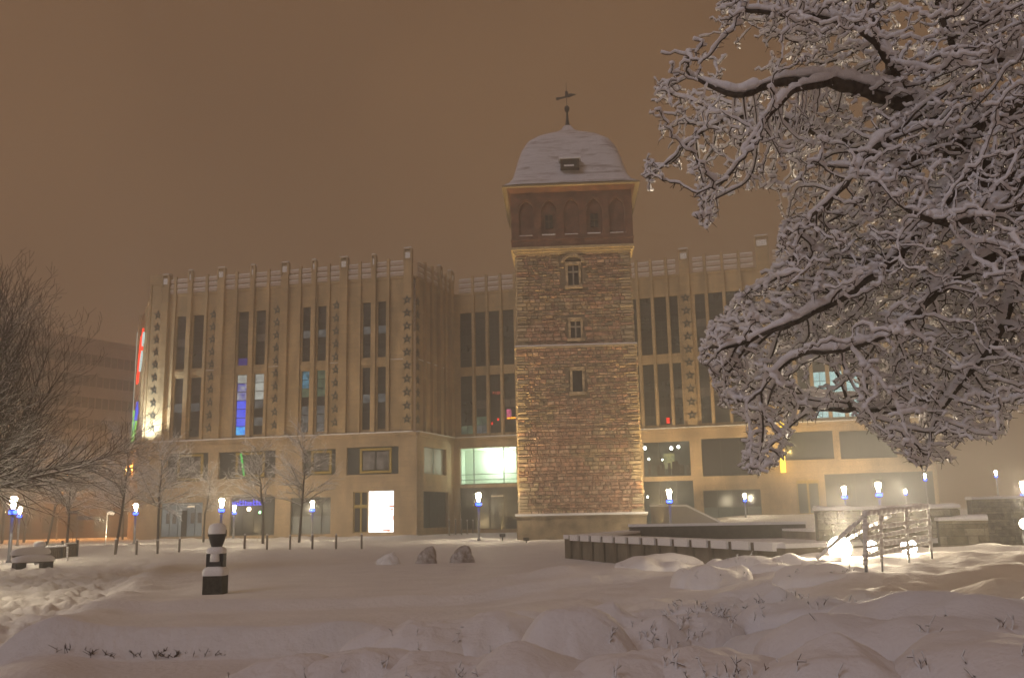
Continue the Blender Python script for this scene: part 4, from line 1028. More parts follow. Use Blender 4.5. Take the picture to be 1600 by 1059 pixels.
# --- the large dark tree at the left edge
def brush(seed, limbs_, maxlev=4):
    rg = np.random.default_rng(seed); S = []
    def br(p, d, L, r, lev, up):
        k = max(3, int(L/.32)); q = p.copy(); r0 = r
        for i in range(k):
            d = d+rg.normal(0, .075, 3)+np.array([0, 0, up]); d /= np.linalg.norm(d); q2 = q+d*L/k; r2 = max(.0055, r0*(1-.85*(i+1)/k)); S.append((q.copy(), q2.copy(), r, r2)); q = q2; r = r2
            if lev < maxlev and (i > 0 or lev > 1):
                for _ in range(2 if lev == 1 and rg.random() < .6 else 1):
                    if rg.random() > (.95 if lev < 3 else .62): continue
                    sd_ = rg.normal(0, 1, 3); sd_ -= sd_.dot(d)*d; sd_ /= np.linalg.norm(sd_); nd = d*.85+sd_*.62; nd /= np.linalg.norm(nd)
                    br(q, nd, max(.35, L*rg.uniform(.30, .50)*(1-.35*i/k)), max(.006, r*.62), lev+1, up*rg.uniform(.6, 1.4))
    for p, d, L, r, up in limbs_: br(np.array(p, float), np.array(d, float)/np.linalg.norm(d), L, r, 1, up)
    return S
t0 = pix(-75, 860, 36); LZ = 0.0
S = [(np.array([0, 0, -.3]), np.array([.1, 0, 2.0]), .26, .22), (np.array([.1, 0, 2.0]), np.array([.3, 0, 3.4]), .22, .19)]
S += brush(31, [((.3, 0, 3.2), (.25, .0, 1), 7.4, .12, .03), ((.3, 0, 3.0), (.9, .2, .8), 6.6, .10, .05), ((.2, 0, 3.2), (1, -.3, .34), 6.0, .09, .035), ((.2, 0, 3.3), (1, .4, .22), 6.4, .085, .018), ((.3, 0, 3.4), (.6, -.5, 1), 6.8, .10, .05),
     ((.3, 0, 3.4), (-.5, .3, 1), 6.5, .10, .04), ((.3, 0, 3.1), (.7, .6, .6), 6.6, .085, .05), ((.3, 0, 3.3), (.35, -.2, 1), 7.2, .09, .05), ((.2, 0, 3.3), (.9, -.5, .30), 5.0, .07, .005), ((.3, 0, 3.2), (.55, .15, .9), 7.4, .09, .05), ((.2, 0, 2.8), (-1, .2, .5), 5, .08, .03)])
a = np.array([q[0] for q in S]); b = np.array([q[1] for q in S]); ra = np.array([q[2] for q in S]); rb = np.array([q[3] for q in S])
lt = thing("dark_tree", (t0.x, 36, LZ), "tall dark bare tree with dense fine twigs rising at the far left", "tree")
split_tree(lt, a, b, ra, rb, (0, 0, 0), lambda r, h: np.clip(.002+r*.6, 0, .05)*(.1+.9*h), .72, mat('brown_bark', (.075, .05, .038), .9, var=.3, vscale=9), M['treesnow'], None)
print("LEFT TREE", len(S))

# ------------------------------------------------------------ stone urn monument
up_ = pix(336, 925, 27.5); UX, UY = up_.x, 27.5; UZ = hz(UX, UY)
urn = thing("stone_urn_monument", (UX, UY, UZ), "dark stone urn on a square pedestal with thick snow on every step", "monument")
q = MB(); q.box(-.28, .28, -.28, .28, -.4, .52); q.box(-.26, .26, -.285, -.282, .06, .44); q.box(-.012, .012, -.29, -.286, -.4, .5); q.build('pedestal', M['drygreen'], urn)
def cushion(name, w_, d_, z0, h_, parent, pw=4, seed=0, m='snow', ov=1.0):
    n = 36; V = []; F = []; prof = [(1.0, 0), (1.05*ov, .25), (1.0, .55), (.85, .82), (.5, .97), (.1, 1.0)]
    for (r, z) in prof:
        for i in range(n):
            a = 2*math.pi*i/n; c, s_ = math.cos(a), math.sin(a); k = 1/((abs(c)**pw+abs(s_)**pw)**(1/pw))
            wob = 1+.05*float(vn(a*2, z*2+seed, seed+90)); V.append((c*k*r*w_*wob, s_*k*r*d_*wob, z0+z*h_))
    for j in range(len(prof)-1): F += [[j*n+i, j*n+(i+1) % n, (j+1)*n+(i+1) % n, (j+1)*n+i] for i in range(n)]
    return npmesh(name, V, F, M[m], parent)
cushion('snow_cap', .31, .31, .52, .28, urn, 6, 1)
q = MB()
q.box(-.17, .17, -.15, .15, .6, 1.12); q.box(-.20, .20, -.20, .20, .78, .90)
for sx in (-1, 1):
    q.box(sx*.20-.045, sx*.20+.045, -.15, .15, .70, 1.18)
q.build('stem', M['darkmetal'], urn)
s = MB(); s.lathe([(.08, .905), (.155, .91), (.15, 1.05), (.13, 1.2), (.12, 1.3)], cy=-.09, n=20); o = s.build('snow_heap', M['snow'], urn, smooth=True)
cushion('snow_heap', .26, .24, 1.14, .20, urn, 3, 2)
q = MB(); q.lathe([(.12, 1.18), (.15, 1.32), (.18, 1.4), (.225, 1.55), (.245, 1.66), (.25, 1.69), (.235, 1.695)], n=28)
for sx in (-1, 1): q.box(sx*.25-.015, sx*.25+.015, -.03, .03, 1.62, 1.80)
q.build('urn_bowl', M['darkmetal'], urn, smooth=True)
cushion('snow_dome', .25, .25, 1.69, .31, urn, 2, 3)

# ------------------------------------------------------------ fountain basin
FO = [(2.3, 45.0), (7.75, 27.4), (13.6, 29.5), (17.2, 40.0), (15.5, 54.5), (7.0, 57.5)]
fz = .05; fcen = np.array([10.2, 43.0])
fb_ = thing("fountain", (10.2, 43, fz), "low polygonal board marked concrete fountain basin with snow on its broad rim", "fountain")
def inset(P, d):
    out = []; n = len(P)
    for i in range(n):
        p0 = Vector(P[i-1]); p1 = Vector(P[i]); p2 = Vector(P[(i+1) % n]); e1 = (p1-p0).normalized(); e2 = (p2-p1).normalized()
        n1 = Vector((-e1.y, e1.x)); n2 = Vector((-e2.y, e2.x)); b_ = (n1+n2).normalized(); out.append(tuple(p1+b_*(d/max(.3, b_.dot(n1)))))
    return out
def ringwall(mb, Po, Pi, z0, z1):
    n = len(Po)
    for i in range(n):
        j = (i+1) % n
        mb.face([(*Po[i], z0), (*Po[j], z0), (*Po[j], z1), (*Po[i], z1)]); mb.face([(*Pi[j], z0), (*Pi[i], z0), (*Pi[i], z1), (*Pi[j], z1)])
        mb.face([(*Po[i], z1), (*Po[j], z1), (*Pi[j], z1), (*Pi[i], z1)])
FOF = (10.2, 43, fz)
q = MB(); FI = inset(FO, 1.5); ringwall(q, FO, FI, -.4, .93)
q.build('basin_wall', M['concrete'], fb_, off=FOF)
q = MB(); F2 = inset(FO, .02); F3 = inset(FO, 1.46); ringwall(q, F2, F3, .933, 1.06)
q.build('rim_snow', M['snow'], fb_, off=FOF)
# snow lobes hanging over the long front wall between the piers, piers of darker concrete
Wf = Wall(FO[0], FO[1])
sn = MB(); npi = 13; M['concrete2'] = mat('dark_pier_concrete', (.15, .12, .09), .9)
for i in range(npi):
    u = .9+(Wf.L-1.2)*(i/npi)**1.0; 
    pr_ = MB(); Wf.box(pr_, u-.10, u+.10, -.3, 1.07, .003, .09); pr_.build('pier', M['concrete2'], fb_, off=FOF)
    if i < npi: Wf.box(sn, u+.16, u+(Wf.L-1.2)/npi-.16, .84, 1.10, -.25, .14)
Wf.box(sn, .05, .74, .90, 1.09, -.3, .08)
sn.build('snow_lobes', M['snow'], fb_, off=FOF)
q = MB(); Wb = Wall((6.4, 53.5), (15.6, 51.0)); Wb.box(q, 0, Wb.L, -.1, 1.27, -.3, 0); q.build('inner_wall', mat("wet_dark_concrete", (.075, .06, .05), .7, var=.3), fb_, off=FOF)  # inner wall in a darker tone than the outer basin wall
q = MB(); Wb.box(q, -.05, Wb.L+.05, 1.273, 1.42, -.36, .05); q.build('inner_wall_snow', M['snow'], fb_, off=FOF)
q = MB(); q.face([(*p, .55) for p in inset(FO, 1.49)]); q.build('basin_snow', M['snow'], fb_, off=FOF)
# ramp parapet behind, beside the tower
Wr = Wall((12.3, 86.0), (19.5, 84.0))
rp_ = thing("ramp_parapet", (12.3, 86, 0), "pale sloping ramp wall with snow top between tower and cafe", "ramp wall")
q = MB(); slab(Wr, [(0, -.3), (7.2, -.3), (7.2, .5), (3.2, 2.55), (0, 2.6)], -.3, 0, q); q.face([Wr.pt(u, z, -.3) for u, z in [(0, -.3), (0, 2.6), (3.2, 2.55), (7.2, .5), (7.2, -.3)]]); q.build('wall', mat("pale_render", (.33, .30, .28), .8), rp_, off=(12.3, 86, 0))
q = MB(); slab(Wr, [(-.05, 2.603), (3.2, 2.553), (7.2, .503), (7.2, .65), (3.25, 2.72), (-.05, 2.76)], -.36, .06, q); q.build('snow_cap', M['snow'], rp_, off=(12.3, 86, 0))

# ------------------------------------------------------------ rubble stone wall, railing, floodlights
def lumpwall(name, p0, p1, zb, zt, th, lab, seed, snowh=.16, m=None):
    W = Wall(p0, p1); loc = (*p0, 0); t = thing(name, loc, lab, "stone wall"); rg = random.Random(seed)
    q = MB(); q.mi = 3; W.box(q, .03, W.L-.03, zb, zt-.02, -th+.03, -.03)
    z = zb
    while z < zt-.02:
        h = min(rg.uniform(.12, .24), zt-z); u = 0
        while u < W.L-.01:
            wd = min(rg.uniform(.18, .55), W.L-u); pr = rg.uniform(0, .07); q.mi = rg.randrange(3); W.box(q, u+.008, u+wd-.008, z+.008, z+h-.008, -.03, pr); u += wd
        z += h
    q.build('masonry', rubs, t, off=loc)
    n = int(W.L/.15)+2; s = MB()
    pts = [(W.L*i/(n-1), zt+snowh*(.8+.5*float(vn(i*.35, seed, 3)))) for i in range(n)]
    for (u0, z0), (u1, z1) in zip(pts[:-1], pts[1:]):
        P = lambda u, zz, nn: W.pt(u, zz, nn)
        prof = [(.10, -.03), (.13, .3), (.06, .8), (-.1, 1.0), (-th+.1, 1.0), (-th-.08, .6), (-th-.08, 0)]
        for (na, fa), (nb2, fb2) in zip(prof[:-1], prof[1:]):
            s.face([P(u0, zt+(z0-zt)*fa, na), P(u1, zt+(z1-zt)*fa, na), P(u1, zt+(z1-zt)*fb2, nb2), P(u0, zt+(z0-zt)*fb2, nb2)])
    for (u, z) in (pts[0], pts[-1]): s.face([W.pt(u, zt+(z-zt)*f, nn) for nn, f in prof])
    s.build('snow_cap', M['snow'], t, off=loc, smooth=True)
    return t
M['rubble'] = mat("rubble_stone", (.24, .20, .13), .9, var=.4, vscale=3, bump=.8, bscale=14)
rubs = [mat('rubble_stone', c, .9, var=.35, vscale=4, bump=.9, bscale=14) for c in ((.26, .215, .14), (.19, .16, .10), (.31, .26, .18), (.09, .075, .05))]
lumpwall("rubble_wall", (9.75, 30.6), (14.1, 30.0), -.3, 1.98, .7, "rubble stone wall with thick glowing snow cap behind the railing", 5)
lumpwall("rubble_wall", (12.3, 27.6), (13.55, 27.2), -.3, 1.62, .8, "shorter stepped rubble wall right beside the railing end", 6)
lumpwall("terrace_wall", (21.5, 44.5), (36.0, 42.5), .0, 2.35, .8, "long far terrace wall with bright snow edge at the right", 7)
# railing
A0 = pix(1352, 884, 17.0); A1 = pix(1455, 860, 19.6); T0 = pix(1352, 803, 17.0); T1 = pix(1450, 793, 19.6)
rl = thing("stair_railing", (A0.x, A0.y, A0.z), "metal stair railing thickly coated with snow in front of the floodlights", "railing")
RO = tuple(A0)
def lerp(a, b, t): return a+(b-a)*t
def snowbar(mb, a, b, r, seed, n=10):
    d = (b-a); prev = None
    for i in range(n):
        p = lerp(a, b, i/n); q = lerp(a, b, (i+1)/n); f0 = .75+.8*(float(vn(i*.9, seed, 3))+.5); f1 = .75+.8*(float(vn((i+1)*.9, seed, 3))+.5)
        mb.tube(p+Vector((0, 0, r*f0*.4)), q+Vector((0, 0, r*f1*.4)), r*f0, r*f1, 10)
fm = MB(); fs = MB()
for t, r in ((0, .030), (.22, .018), (.62, .022), (1.0, .022)):
    a = lerp(A0, A1, t)-Vector((0, 0, .2)); b = lerp(T0, T1, t); pm = MB(); pm.tube(a, b, r, r, 10); pm.build('post', M['steel'], rl, off=RO)
for f, r in ((1.0, .024), (.70, .014), (.52, .012), (.34, .012), (.17, .012)):
    a = lerp(A0, T0, f); b = lerp(A1, T1, f); rm_ = MB(); rm_.tube(a, b, r, r, 8); o = rm_.build('rail', M['steel'], rl, off=RO)
    if f == 1.0: s = MB(); snowbar(s, a, b, .058, 3, 14); s.build('rail_snow', M['snow'], o, smooth=True, off=RO)
    else: s = MB(); snowbar(s, a, b, .036, int(f*50), 16); s.build('rail_snow', M['snow'], o, smooth=True, off=RO)
s = MB()
for t in (0, .22, .62, 1): snowbar(s, lerp(A0, A1, t), lerp(T0, T1, t), (.042 if t == 0 else .03), int(t*9), 12)
s.build('post_snow', M['snow'], rl, off=RO, smooth=True)
H0 = pix(1278, 872, 18.5); H1 = pix(1352, 806, 17.0)
q = MB(); q.tube(H0, H1, .022, .022, 8); q.tube(pix(1335, 825, 17.3), pix(1350, 850, 17.1), .012, .012, 6); o = q.build('handrail', M['steel'], rl, off=RO)
s = MB(); snowbar(s, H0, H1, .032, 8, 14); s.build('rail_snow', M['snow'], o, off=RO, smooth=True)
H2 = pix(1290, 862, 22); H3 = pix(1392, 806, 20)
q = MB(); q.tube(H2, H3, .02, .02, 8); snowbar(q, H2, H3, .025, 12, 14); q.build('handrail', M['snow'], rl, off=RO, smooth=True)
# floodlights standing behind the bank, turned to the square
M['flood'] = emit("floodlight_glass", (1.0, .84, .56), 260.0)
rnd_ = [-1.0]
def flood(x, y, Y, r, lab, st=1.0):
    p = pix(x, y, Y); zg = min(hz(p.x, Y), p.z-.2); t = thing("floodlight", (p.x, Y, zg), lab, "floodlight", "floodlights behind the snowy bank")
    dirv = (CAMP-p).normalized(); off = (p.x, Y, zg)
    q = MB(); q.tube(p-dirv*.28, p-dirv*.01, r*.6, r*1.12, 20); q.build('housing', M['darkmetal'], t, off=off)
    q = MB(); q.tube(p-dirv*.005, p+dirv*.012, r, r, 24); q.build('lamp_glass', M['flood'], t, off=off)
    fl_ = bpy.data.lights.new('flood_spill', 'POINT'); fl_.energy = r*r*2600; fl_.color = (1, .82, .55); fl_.shadow_soft_size = .12
    fo_ = bpy.data.objects.new('flood_spill', fl_); C.objects.link(fo_); fo_.location = p+Vector((0, 0, r*1.4))
    spot('flood_beam', p-dirv*.4+Vector((0, 0, .45)), (6.5+rnd_[0], 11.2, 5.2), 9000*r, (1, .84, .62), 62, .1, .9); rnd_[0] += .9
    q = MB(); q.tube((p.x, p.y+.15, zg-.2), (p.x, p.y+.15, p.z), .025, .025, 8); q.build('stake', M['steel'], t, off=off)
flood(1312, 856, 21.5, .25, "largest dazzling floodlight, left of the snowy railing")
flood(1362, 853, 22.5, .12, "small floodlight shining through the left bay of the snowy railing")
flood(1420, 854, 22.0, .17, "floodlight shining through the right bays of the snowy railing")
flood(1602, 818, 24.0, .13, "floodlight half cut off by the right edge of the view")

# ------------------------------------------------------------ snow covered shrubs
M['shrubsnow'] = mat('shrub_snow', (.80, .78, .79), .7, bump=.7, bscale=22, bdist=.02)
M['twig'] = mat("shrub_twig", (.10, .065, .045), .9, var=.4, vscale=10)
def shrub(px_, py_, zt, r, seed, lab, asp=1.0, tw=60, sq=1.0, wild=.22):
    d = ray(px_, py_); t = (zt-HC)/d.z; c = CAMP+d*t; cx, cy = c.x, c.y+r*.25; zg = hz(cx, cy)-.05; h = zt-zg
    o = thing("snow_covered_shrub", (cx, cy, zg), lab, "shrub", "shrubs buried in snow"); rg = np.random.default_rng(seed)
    nu, nv = 96, 34; ph = rg.uniform(0, 99); AA = np.linspace(0, 2*math.pi, nu, endpoint=False); V = []
    hh = max(.18, h); h = hh
    for j in range(nv+1):
        f = j/nv; x = np.cos(AA); y = np.sin(AA)
        rim = 1+.34*vn(x*1.2+ph, y*1.2, seed+9)+.22*vn(x*2+ph, y*2, seed)+.10*vn(x*5+ph, y*5, seed+4)
        rho = f*rim; X = x*rho*r*asp; Y = y*rho*r*1.15
        gz = Hgt(cx+X, cy+Y)-zg
        bil = lambda s_, k: 1-2.6*np.abs(vn((cx+X)*s_, (cy+Y)*s_, k))
        top = hh*(.86+.30*wild/.24*vn(X*2.1+ph, Y*2.1, seed+1)+.07*bil(2.4, seed+2)+.025*bil(5.0, seed+3)+.015*vn(X*19, Y*19, seed+5))
        w_ = math.sqrt(max(0, 1-f**2.6))
        Z = gz*(1-w_)+top*w_-.05*(f > .97)
        ov = -.10*r*np.sin(math.pi*np.clip((f-.55)/.45, 0, 1))
        V.append(np.stack([X*(1+0*ov)+x*ov*0, Y+y*ov*0, np.maximum(Z, gz-.05)], 1))
    V = np.concatenate(V)
    F = [[j*nu+i, (j+1)*nu+i, (j+1)*nu+(i+1) % nu, j*nu+(i+1) % nu] for j in range(nv) for i in range(nu)]
    npmesh("snow_cap", V, F, M['shrubsnow'], o)
    VS = V.reshape(nv+1, nu, 3)
    a_ = []; b_ = []; ra = []; rb = []
    for k in range(tw):
        ci = int(rg.integers(0, 5)); ac = (-2.6+.52*ci+rg.normal(0, .10)) % (2*math.pi); jj = int(rg.integers(int(nv*.62), int(nv*.985))); kk_ = int(ac/(2*math.pi)*nu) % nu
        base = VS[jj, kk_].copy(); base[2] -= .03; out = np.array([math.cos(ac), math.sin(ac), 0])
        tip = base+out*rg.uniform(.01, .05)+np.array([rg.normal(0, .018), 0, rg.uniform(.04, .12)]); mid = (base+tip)/2+rg.normal(0, .012, 3)
        for p, q in ((base, mid), (mid, tip)): a_.append(p); b_.append(q); ra.append(.004); rb.append(.0025)
        for _ in range(2):
            e_ = tip+rg.normal(0, .022, 3)+np.array([0, 0, .01]); a_.append(mid+(tip-mid)*rg.uniform(.3, .9)); b_.append(e_); ra.append(.0025); rb.append(.002)
    Vb, Fb = seg_mesh(np.array(a_), np.array(b_), np.array(ra), np.array(rb), 4); npmesh("twigs", Vb, Fb, M['twig'], o)
    A_ = np.array(a_)+[0, 0, .008]; B_ = np.array(b_)+[0, 0, .008]; kk = rg.random(len(A_)) < .85
    Vb, Fb = seg_mesh(A_[kk], B_[kk], np.array(ra)[kk]*2.2, np.array(rb)[kk]*2.8, 5); npmesh("twig_snow", Vb, Fb, M['snow'], o)
    return o
SH = [  # px, py of crest, z of crest, radius, label
 (1028, 870, 0.92, .85, "rounded snowy shrub rising against the fountain wall"),
 (1110, 884, 0.95, .60, "snowy shrub just right of the rounded one by the fountain"),
 (1168, 872, 1.00, .70, "broad snowy shrub under the right end of the fountain rim"),
 (1240, 872, 1.00, .75, "snowy shrub directly left of the dazzling floodlight"),
 (1285, 885, 1.00, .60, "dark shaded shrub in front of the dazzling floodlight"),
 (1180, 915, .95, .55, "snowy shrub with bare dark twigs below the fountain's right end"),
 (1120, 925, .92, .55, "shrub with a brown opening of upright twigs in its snow"),
 (1030, 940, .88, .62, "snowy shrub with a deep hollow at its right side"),
 (960, 950, .85, .60, "shrub covered with fine snowy stems, middle of the bank"),
 (890, 965, .85, .55, "snowy shrub arching over a dark gap, middle of the bank"),
 (1260, 925, .95, .55, "snowy shrub before the dark hollow under the floodlight"),
 (760, 960, .55, .80, "low wide mound of snow covered shrub left of the bank"),
 (660, 968, .50, .75, "low snow mound of a shrub left of the middle, behind others"),
 (820, 1010, .80, .55, "big smooth snow covered shrub at the bottom middle"),
 (700, 1012, .70, .60, "snowy shrub with small dark twigs at the bottom, left of the smooth one"),
 (560, 1010, .62, .60, "low snowy shrub at the bottom, left of the middle"),
 (440, 1030, .55, .60, "flat snowy mound at the bottom below the urn's right side"),
 (1150, 1010, .85, .55, "snowy shrub at the bottom, below the one with upright twigs"),
 (1390, 960, .95, .75, "smooth snowy shrub below the railing"),
 (1500, 930, 1.05, .8, "wide snowy shrub at the right below the terrace"),
 (1560, 990, 1.0, .6, "snowy shrub at the lower right corner"),
 (1010, 1020, .80, .55, "snowy shrub at the very bottom, right of the middle"),
 (920, 1035, .74, .42, "small snowy shrub at the very bottom beside a dark twig gap"),
 (1300, 1010, .90, .55, "snowy shrub at the bottom right between two larger mounds"),
]
for i, (x, y, z, r, lab) in enumerate(SH): shrub(x, y, z+(.16 if y > 900 else -.02), r*1.25, 200+i*7, lab, 1.15, 64 if i in (5, 6, 7, 8, 22, 17) else 9, 1.0, .85 if i < 5 else (.34 if x > 850 else .2))
# two dark snow flecked dwarf conifers on the lawn
M['conifer'] = mat("dark_conifer", (.32, .26, .23), .95, col2=(.62, .58, .57), vscale=7, bump=1, bscale=25)
for i, (x, y, w_, h_) in enumerate(((667, 873, 17, 22), (722, 872, 17, 22), (606, 879, 16, 16))):
    Y = 42.5; p = pix(x, y, Y); sc_ = Y/FPX; o = thing("dwarf_shrub", (p.x, Y, hz(p.x, Y)), ["brown rounded dwarf shrub on the lawn, left of a similar one", "brown rounded dwarf shrub with a taller right side, nearer the tower", "faint low snowy dwarf shrub left of the two brown ones"][i], "dwarf shrub", "dwarf shrubs on the snowy lawn")
    V = []; nu, nv = 48, 20
    for j in range(nv+1):
        th = math.pi*.55*j/nv
        for k in range(nu):
            a = 2*math.pi*k/nu; X = math.cos(a)*math.sin(th); Yy = math.sin(a)*math.sin(th); Z = math.cos(th)
            kk = 1+.35*float(vn(X*2+i*9, Yy*2+Z*2, 77))+.15*float(vn(X*7+i, Yy*7+Z*7, 78)); V.append((X*kk*w_*sc_, Yy*kk*w_*sc_*.8, Z*kk*h_*sc_*(1+.25*X)))
    F = [[j*nu+k, (j+1)*nu+k, (j+1)*nu+(k+1) % nu, j*nu+(k+1) % nu] for j in range(nv) for k in range(nu)]
    npmesh("foliage", V, F, M['conifer'] if i < 2 else M['snow'], o)
# twigs of the clipped hedge poking out of its front face
rg = np.random.default_rng(3); a_ = []; b_ = []
for x0 in (-6.6, -6.15, -5.5, -5.3, -5.15, -4.8, -4.5):
    for k in range(7):
        x = x0+rg.normal(0, .13); y = 14.9+.05*x-.12+rg.normal(0, .04); z = hz(x, y-.25)-.02; p = np.array([x, y, z]); q = p+np.array([rg.normal(0, .09), -rg.uniform(.02, .12), rg.uniform(.05, .16)]); a_.append(p); b_.append(q)
        for _ in range(2): s_ = p+(q-p)*rg.uniform(.4, .9); a_.append(s_); b_.append(s_+np.array([rg.normal(0, .06), rg.normal(0, .03), rg.uniform(.02, .08)]))
Vb, Fb = seg_mesh(np.array(a_), np.array(b_), np.full(len(a_), .006), np.full(len(a_), .003), 4)
o = npmesh("hedge_twigs", Vb, Fb, M['twig'], off=(-5, 14.9, 0)); o.location = (-5, 14.9, 0); tag(o, "dark twigs sticking out of the low snow buried hedge on the left", "twigs", kind='stuff')

# ------------------------------------------------------------ bench, bin, bicycle stand
bp = pix(52, 880, 50); 
bench = thing("park_bench", (bp.x, 50, hz(bp.x, 50)), "park bench buried under pillows of snow at the left", "bench", rz=R(52))
q = MB()
for k in range(4): q.box(-.95, .95, -.28+.14*k, -.17+.14*k, .40, .45)
q.build('seat', M['wood'], bench)
q = MB()
for k in range(3): q.box(-.95, .95, .30+.03*k, .34+.03*k, .55+.15*k, .67+.15*k)
q.build('backrest', M['wood'], bench)
for sx in (-.7, .7):
    q = MB(); q.box(sx-.25, sx+.25, -.22, .30, -.15, .397); q.build('leg', M['darkmetal'], bench)
cushion('seat_snow', 1.0, .36, .45, .36, bench, 6, 5)
o = cushion('backrest_snow', .98, .17, .80, .42, bench, 6, 6); o.location = (0, .36, 0)
bp = pix(61, 866, 53); bn = thing("litter_bin", (bp.x, 53, hz(bp.x, 53)), "round pale litter bin with a tall snow hat behind the bench", "litter bin")
q = MB(); q.lathe([(.20, -.1), (.24, .1), (.28, .85), (.29, .9)], n=20); q.build('bin_body', M['steel'], bn, smooth=True)
cushion('snow_cap', .30, .30, .9, .3, bn, 2, 8)
b0 = pix(70, 868, 58); b1 = pix(119, 866, 61)
Wk = Wall((b0.x, b0.y), (b1.x, b1.y)); bz = .05
rk = thing("slatted_fence", (b0.x, b0.y, bz), "dark low slatted fence enclosure behind bench and litter bin", "fence")
q = MB(); u = 0
while u < Wk.L: Wk.box(q, u, u+.13, -.1, .82, -.04, 0); u += .19
q.build('slats', M['wood'], rk, off=(b0.x, b0.y, bz))
for u in (0, Wk.L*.5, Wk.L): 
    q = MB(); Wk.box(q, u-.05, u+.05, -.1, 1.05, .003, .1); q.build('post', M['darkmetal'], rk, off=(b0.x, b0.y, bz))
q = MB(); Wk.box(q, 0, Wk.L, .823, .90, -.06, .02); q.build('snow_cap', M['snow'], rk, off=(b0.x, b0.y, bz))
b0 = pix(66, 873, 55); hp = thing("hoop_stand", (b0.x, 55, hz(b0.x, 55)), "snow covered bicycle hoop in front of the slatted fence", "bicycle stand")
q = MB(); q.tube((0, 0, -.1), (0, 0, .78), .03, .03, 8); q.tube((0, 0, .78), (1.3, .2, .86), .03, .03, 8); q.tube((1.3, .2, .86), (1.35, .2, -.1), .03, .03, 8); q.build('hoop', M['steel'], hp)
q = MB(); snowbar(q, Vector((0, 0, .8)), Vector((1.3, .2, .88)), .05, 4, 8); snowbar(q, Vector((1.33, .2, .8)), Vector((1.36, .2, .0)), .045, 5, 6); q.build('snow_layer', M['snow'], hp, smooth=True)
# street signs near the orange street
for i, (x, y, Y, kind) in enumerate(((122, 808, 84, 'arrow'), (168, 798, 90, 'plate'))):
    p = pix(x, y, Y); zb = hz(p.x, Y); t = thing("street_sign", (p.x, Y, zb), ["small pale finger sign on a thin pole behind the pale trunked tree", "thin pole with a small plate before the street, by the dark trunk"][i], "street sign")
    h = 3.3 if i == 0 else 3.1
    q = MB(); q.lathe([(.04, -.1), (.04, h)], n=8); q.build('pole', M['steel'], t)
    q = MB()
    if i == 0: q.box(-.1, 1.3, -.03, .03, h-.95, h-.6); q.box(-1.1, .0, -.035, .035, h-.45, h-.15); 
    else: q.box(.05, .7, -.03, .03, h-.3, h+.1)
    q.build('sign_plate', mat("sign_white", (.16, .16, .18), .5), t)
# assumed sodium street lamps, read off the orange glow: one half hidden by the building corner, one beyond the left edge
M['sodium'] = emit("sodium_lamp", (1.0, .36, .05), 60.0)
for i, (x, y, Y) in enumerate(((197, 729, 124), (-60, 700, 112), (95, 742, 128))):
    p = pix(x, y, Y); t = thing("sodium_street_lamp", (p.x, Y, 0), ["tall orange street lamp by the building corner behind bare branches", "tall orange street lamp past the left edge", "tall orange street lamp above the leaning tree"][i], "street lamp", "orange lamps along the street")
    q = MB(); q.lathe([(.12, -.3), (.08, p.z+.1)], n=8); q.build('pole', M['steel'], t)
    q = MB(); q.box(-.1, 1.0, -.1, .1, p.z+.1, p.z+.2); q.build('arm', M['steel'], t)
    q = MB(); q.box(.25, 1.0, -.16, .16, p.z-.05, p.z+.097); q.build('lamp_head', M['sodium'], t)
    pd = bpy.data.lights.new("sodium_glow", 'POINT'); pd.energy = 3600; pd.color = (1, .38, .06); pd.shadow_soft_size = .4
    po = bpy.data.objects.new("sodium_glow", pd); C.objects.link(po); po.location = (p.x+.6, Y, p.z-.45)

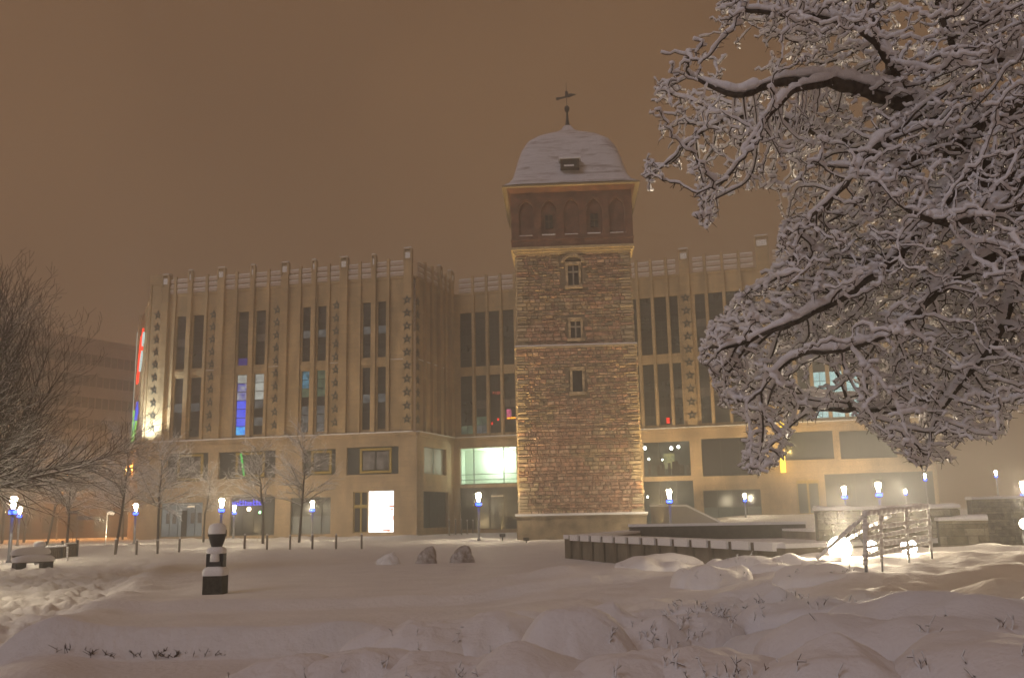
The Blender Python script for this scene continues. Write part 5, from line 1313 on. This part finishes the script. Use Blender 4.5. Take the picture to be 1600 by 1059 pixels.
# ------------------------------------------------------------ office block far left, houses along the street
E1 = pix(216, 540, 190); E0 = pix(-160, 480, 150)
We = Wall((E0.x, E0.y), (E1.x, E1.y)); He = 36.5
off_ = (E0.x, E0.y, 0)
ob = thing("office_block", off_, "wide dim office block with long horizontal window bands behind the dark tree", "office block")
q = MB(); z = 1.0; gl = []
fl = 4.25; nf = int((He-2)/fl)
We.box(q, 0, We.L, -.5, 3.2, -20, .1)
for k in range(nf):
    z = 3.2+k*fl; gl.append((z+.003, z+2.15)); We.box(q, 0, We.L, z+2.153, z+fl, -20, .1)
    u = 0
    while u < We.L: We.box(q, u, u+.09, z+.002, z+2.15, -.2, .05); u += 1.5
We.box(q, -.2, We.L+.2, 3.2+nf*fl+.003, 3.2+nf*fl+.9, -20, .5)
q.build('wall', mat("office_panels", (.46, .41, .38), .8, var=.15, vscale=.4), ob, off=off_)
for (a, b) in gl:
    g_ = MB(); We.box(g_, .3, We.L-.3, a, b, -1, -.3); g_.build('window_band', M['glassg'], ob, off=off_)
q = MB(); We.box(q, 0, We.L, 3.2+nf*fl+.903, 3.2+nf*fl+1.05, -20, .3); q.build('roof_snow', M['snow'], ob, off=off_)
# low building across the street, lit orange
S0 = pix(-80, 835, 132); S1 = pix(212, 835, 140); Wq = Wall((S0.x, S0.y), (S1.x, S1.y)); of2 = (S0.x, S0.y, 0)
hb = thing("street_building", of2, "low building front across the street glowing orange under the lamps", "building")
q = MB(); hs = [(u, u+2.0, 1.0, 3.2) for u in np.arange(1.5, Wq.L-3, 3.4)]
Wq.holed(q, 0, Wq.L, -.5, 6.2, hs); Wq.box(q, 0, Wq.L, 6.203, 6.6, -8, .4); q.build('wall', mat("street_render", (.10, .07, .055), .9, var=.2, vscale=.5), hb, off=of2)
for (a, b, c, d) in hs: g_ = MB(); Wq.box(g_, a, b, c, d, -.4, -.3); g_.build('window', M['glass'], hb, off=of2)
q = MB(); Wq.box(q, -.1, Wq.L+.1, 6.603, 6.8, -8, .3); q.build('roof_snow', M['snow'], hb, off=of2)

# ------------------------------------------------------------ freezing haze
hm = bpy.data.materials.new("haze"); hm.use_nodes = True; hn = hm.node_tree; hn.nodes.clear()
ho = hn.nodes.new("ShaderNodeOutputMaterial"); hv = hn.nodes.new("ShaderNodeVolumePrincipled")
hv.inputs["Color"].default_value = (.92, .90, .88, 1); hv.inputs["Density"].default_value = 0.0055; hv.inputs["Anisotropy"].default_value = 0.3
hn.links.new(hv.outputs[0], ho.inputs["Volume"])
q = MB(); q.box(-262, 262, -262, 262, -2.5, 62); o = q.build("haze", hm); tag(o, kind='stuff')
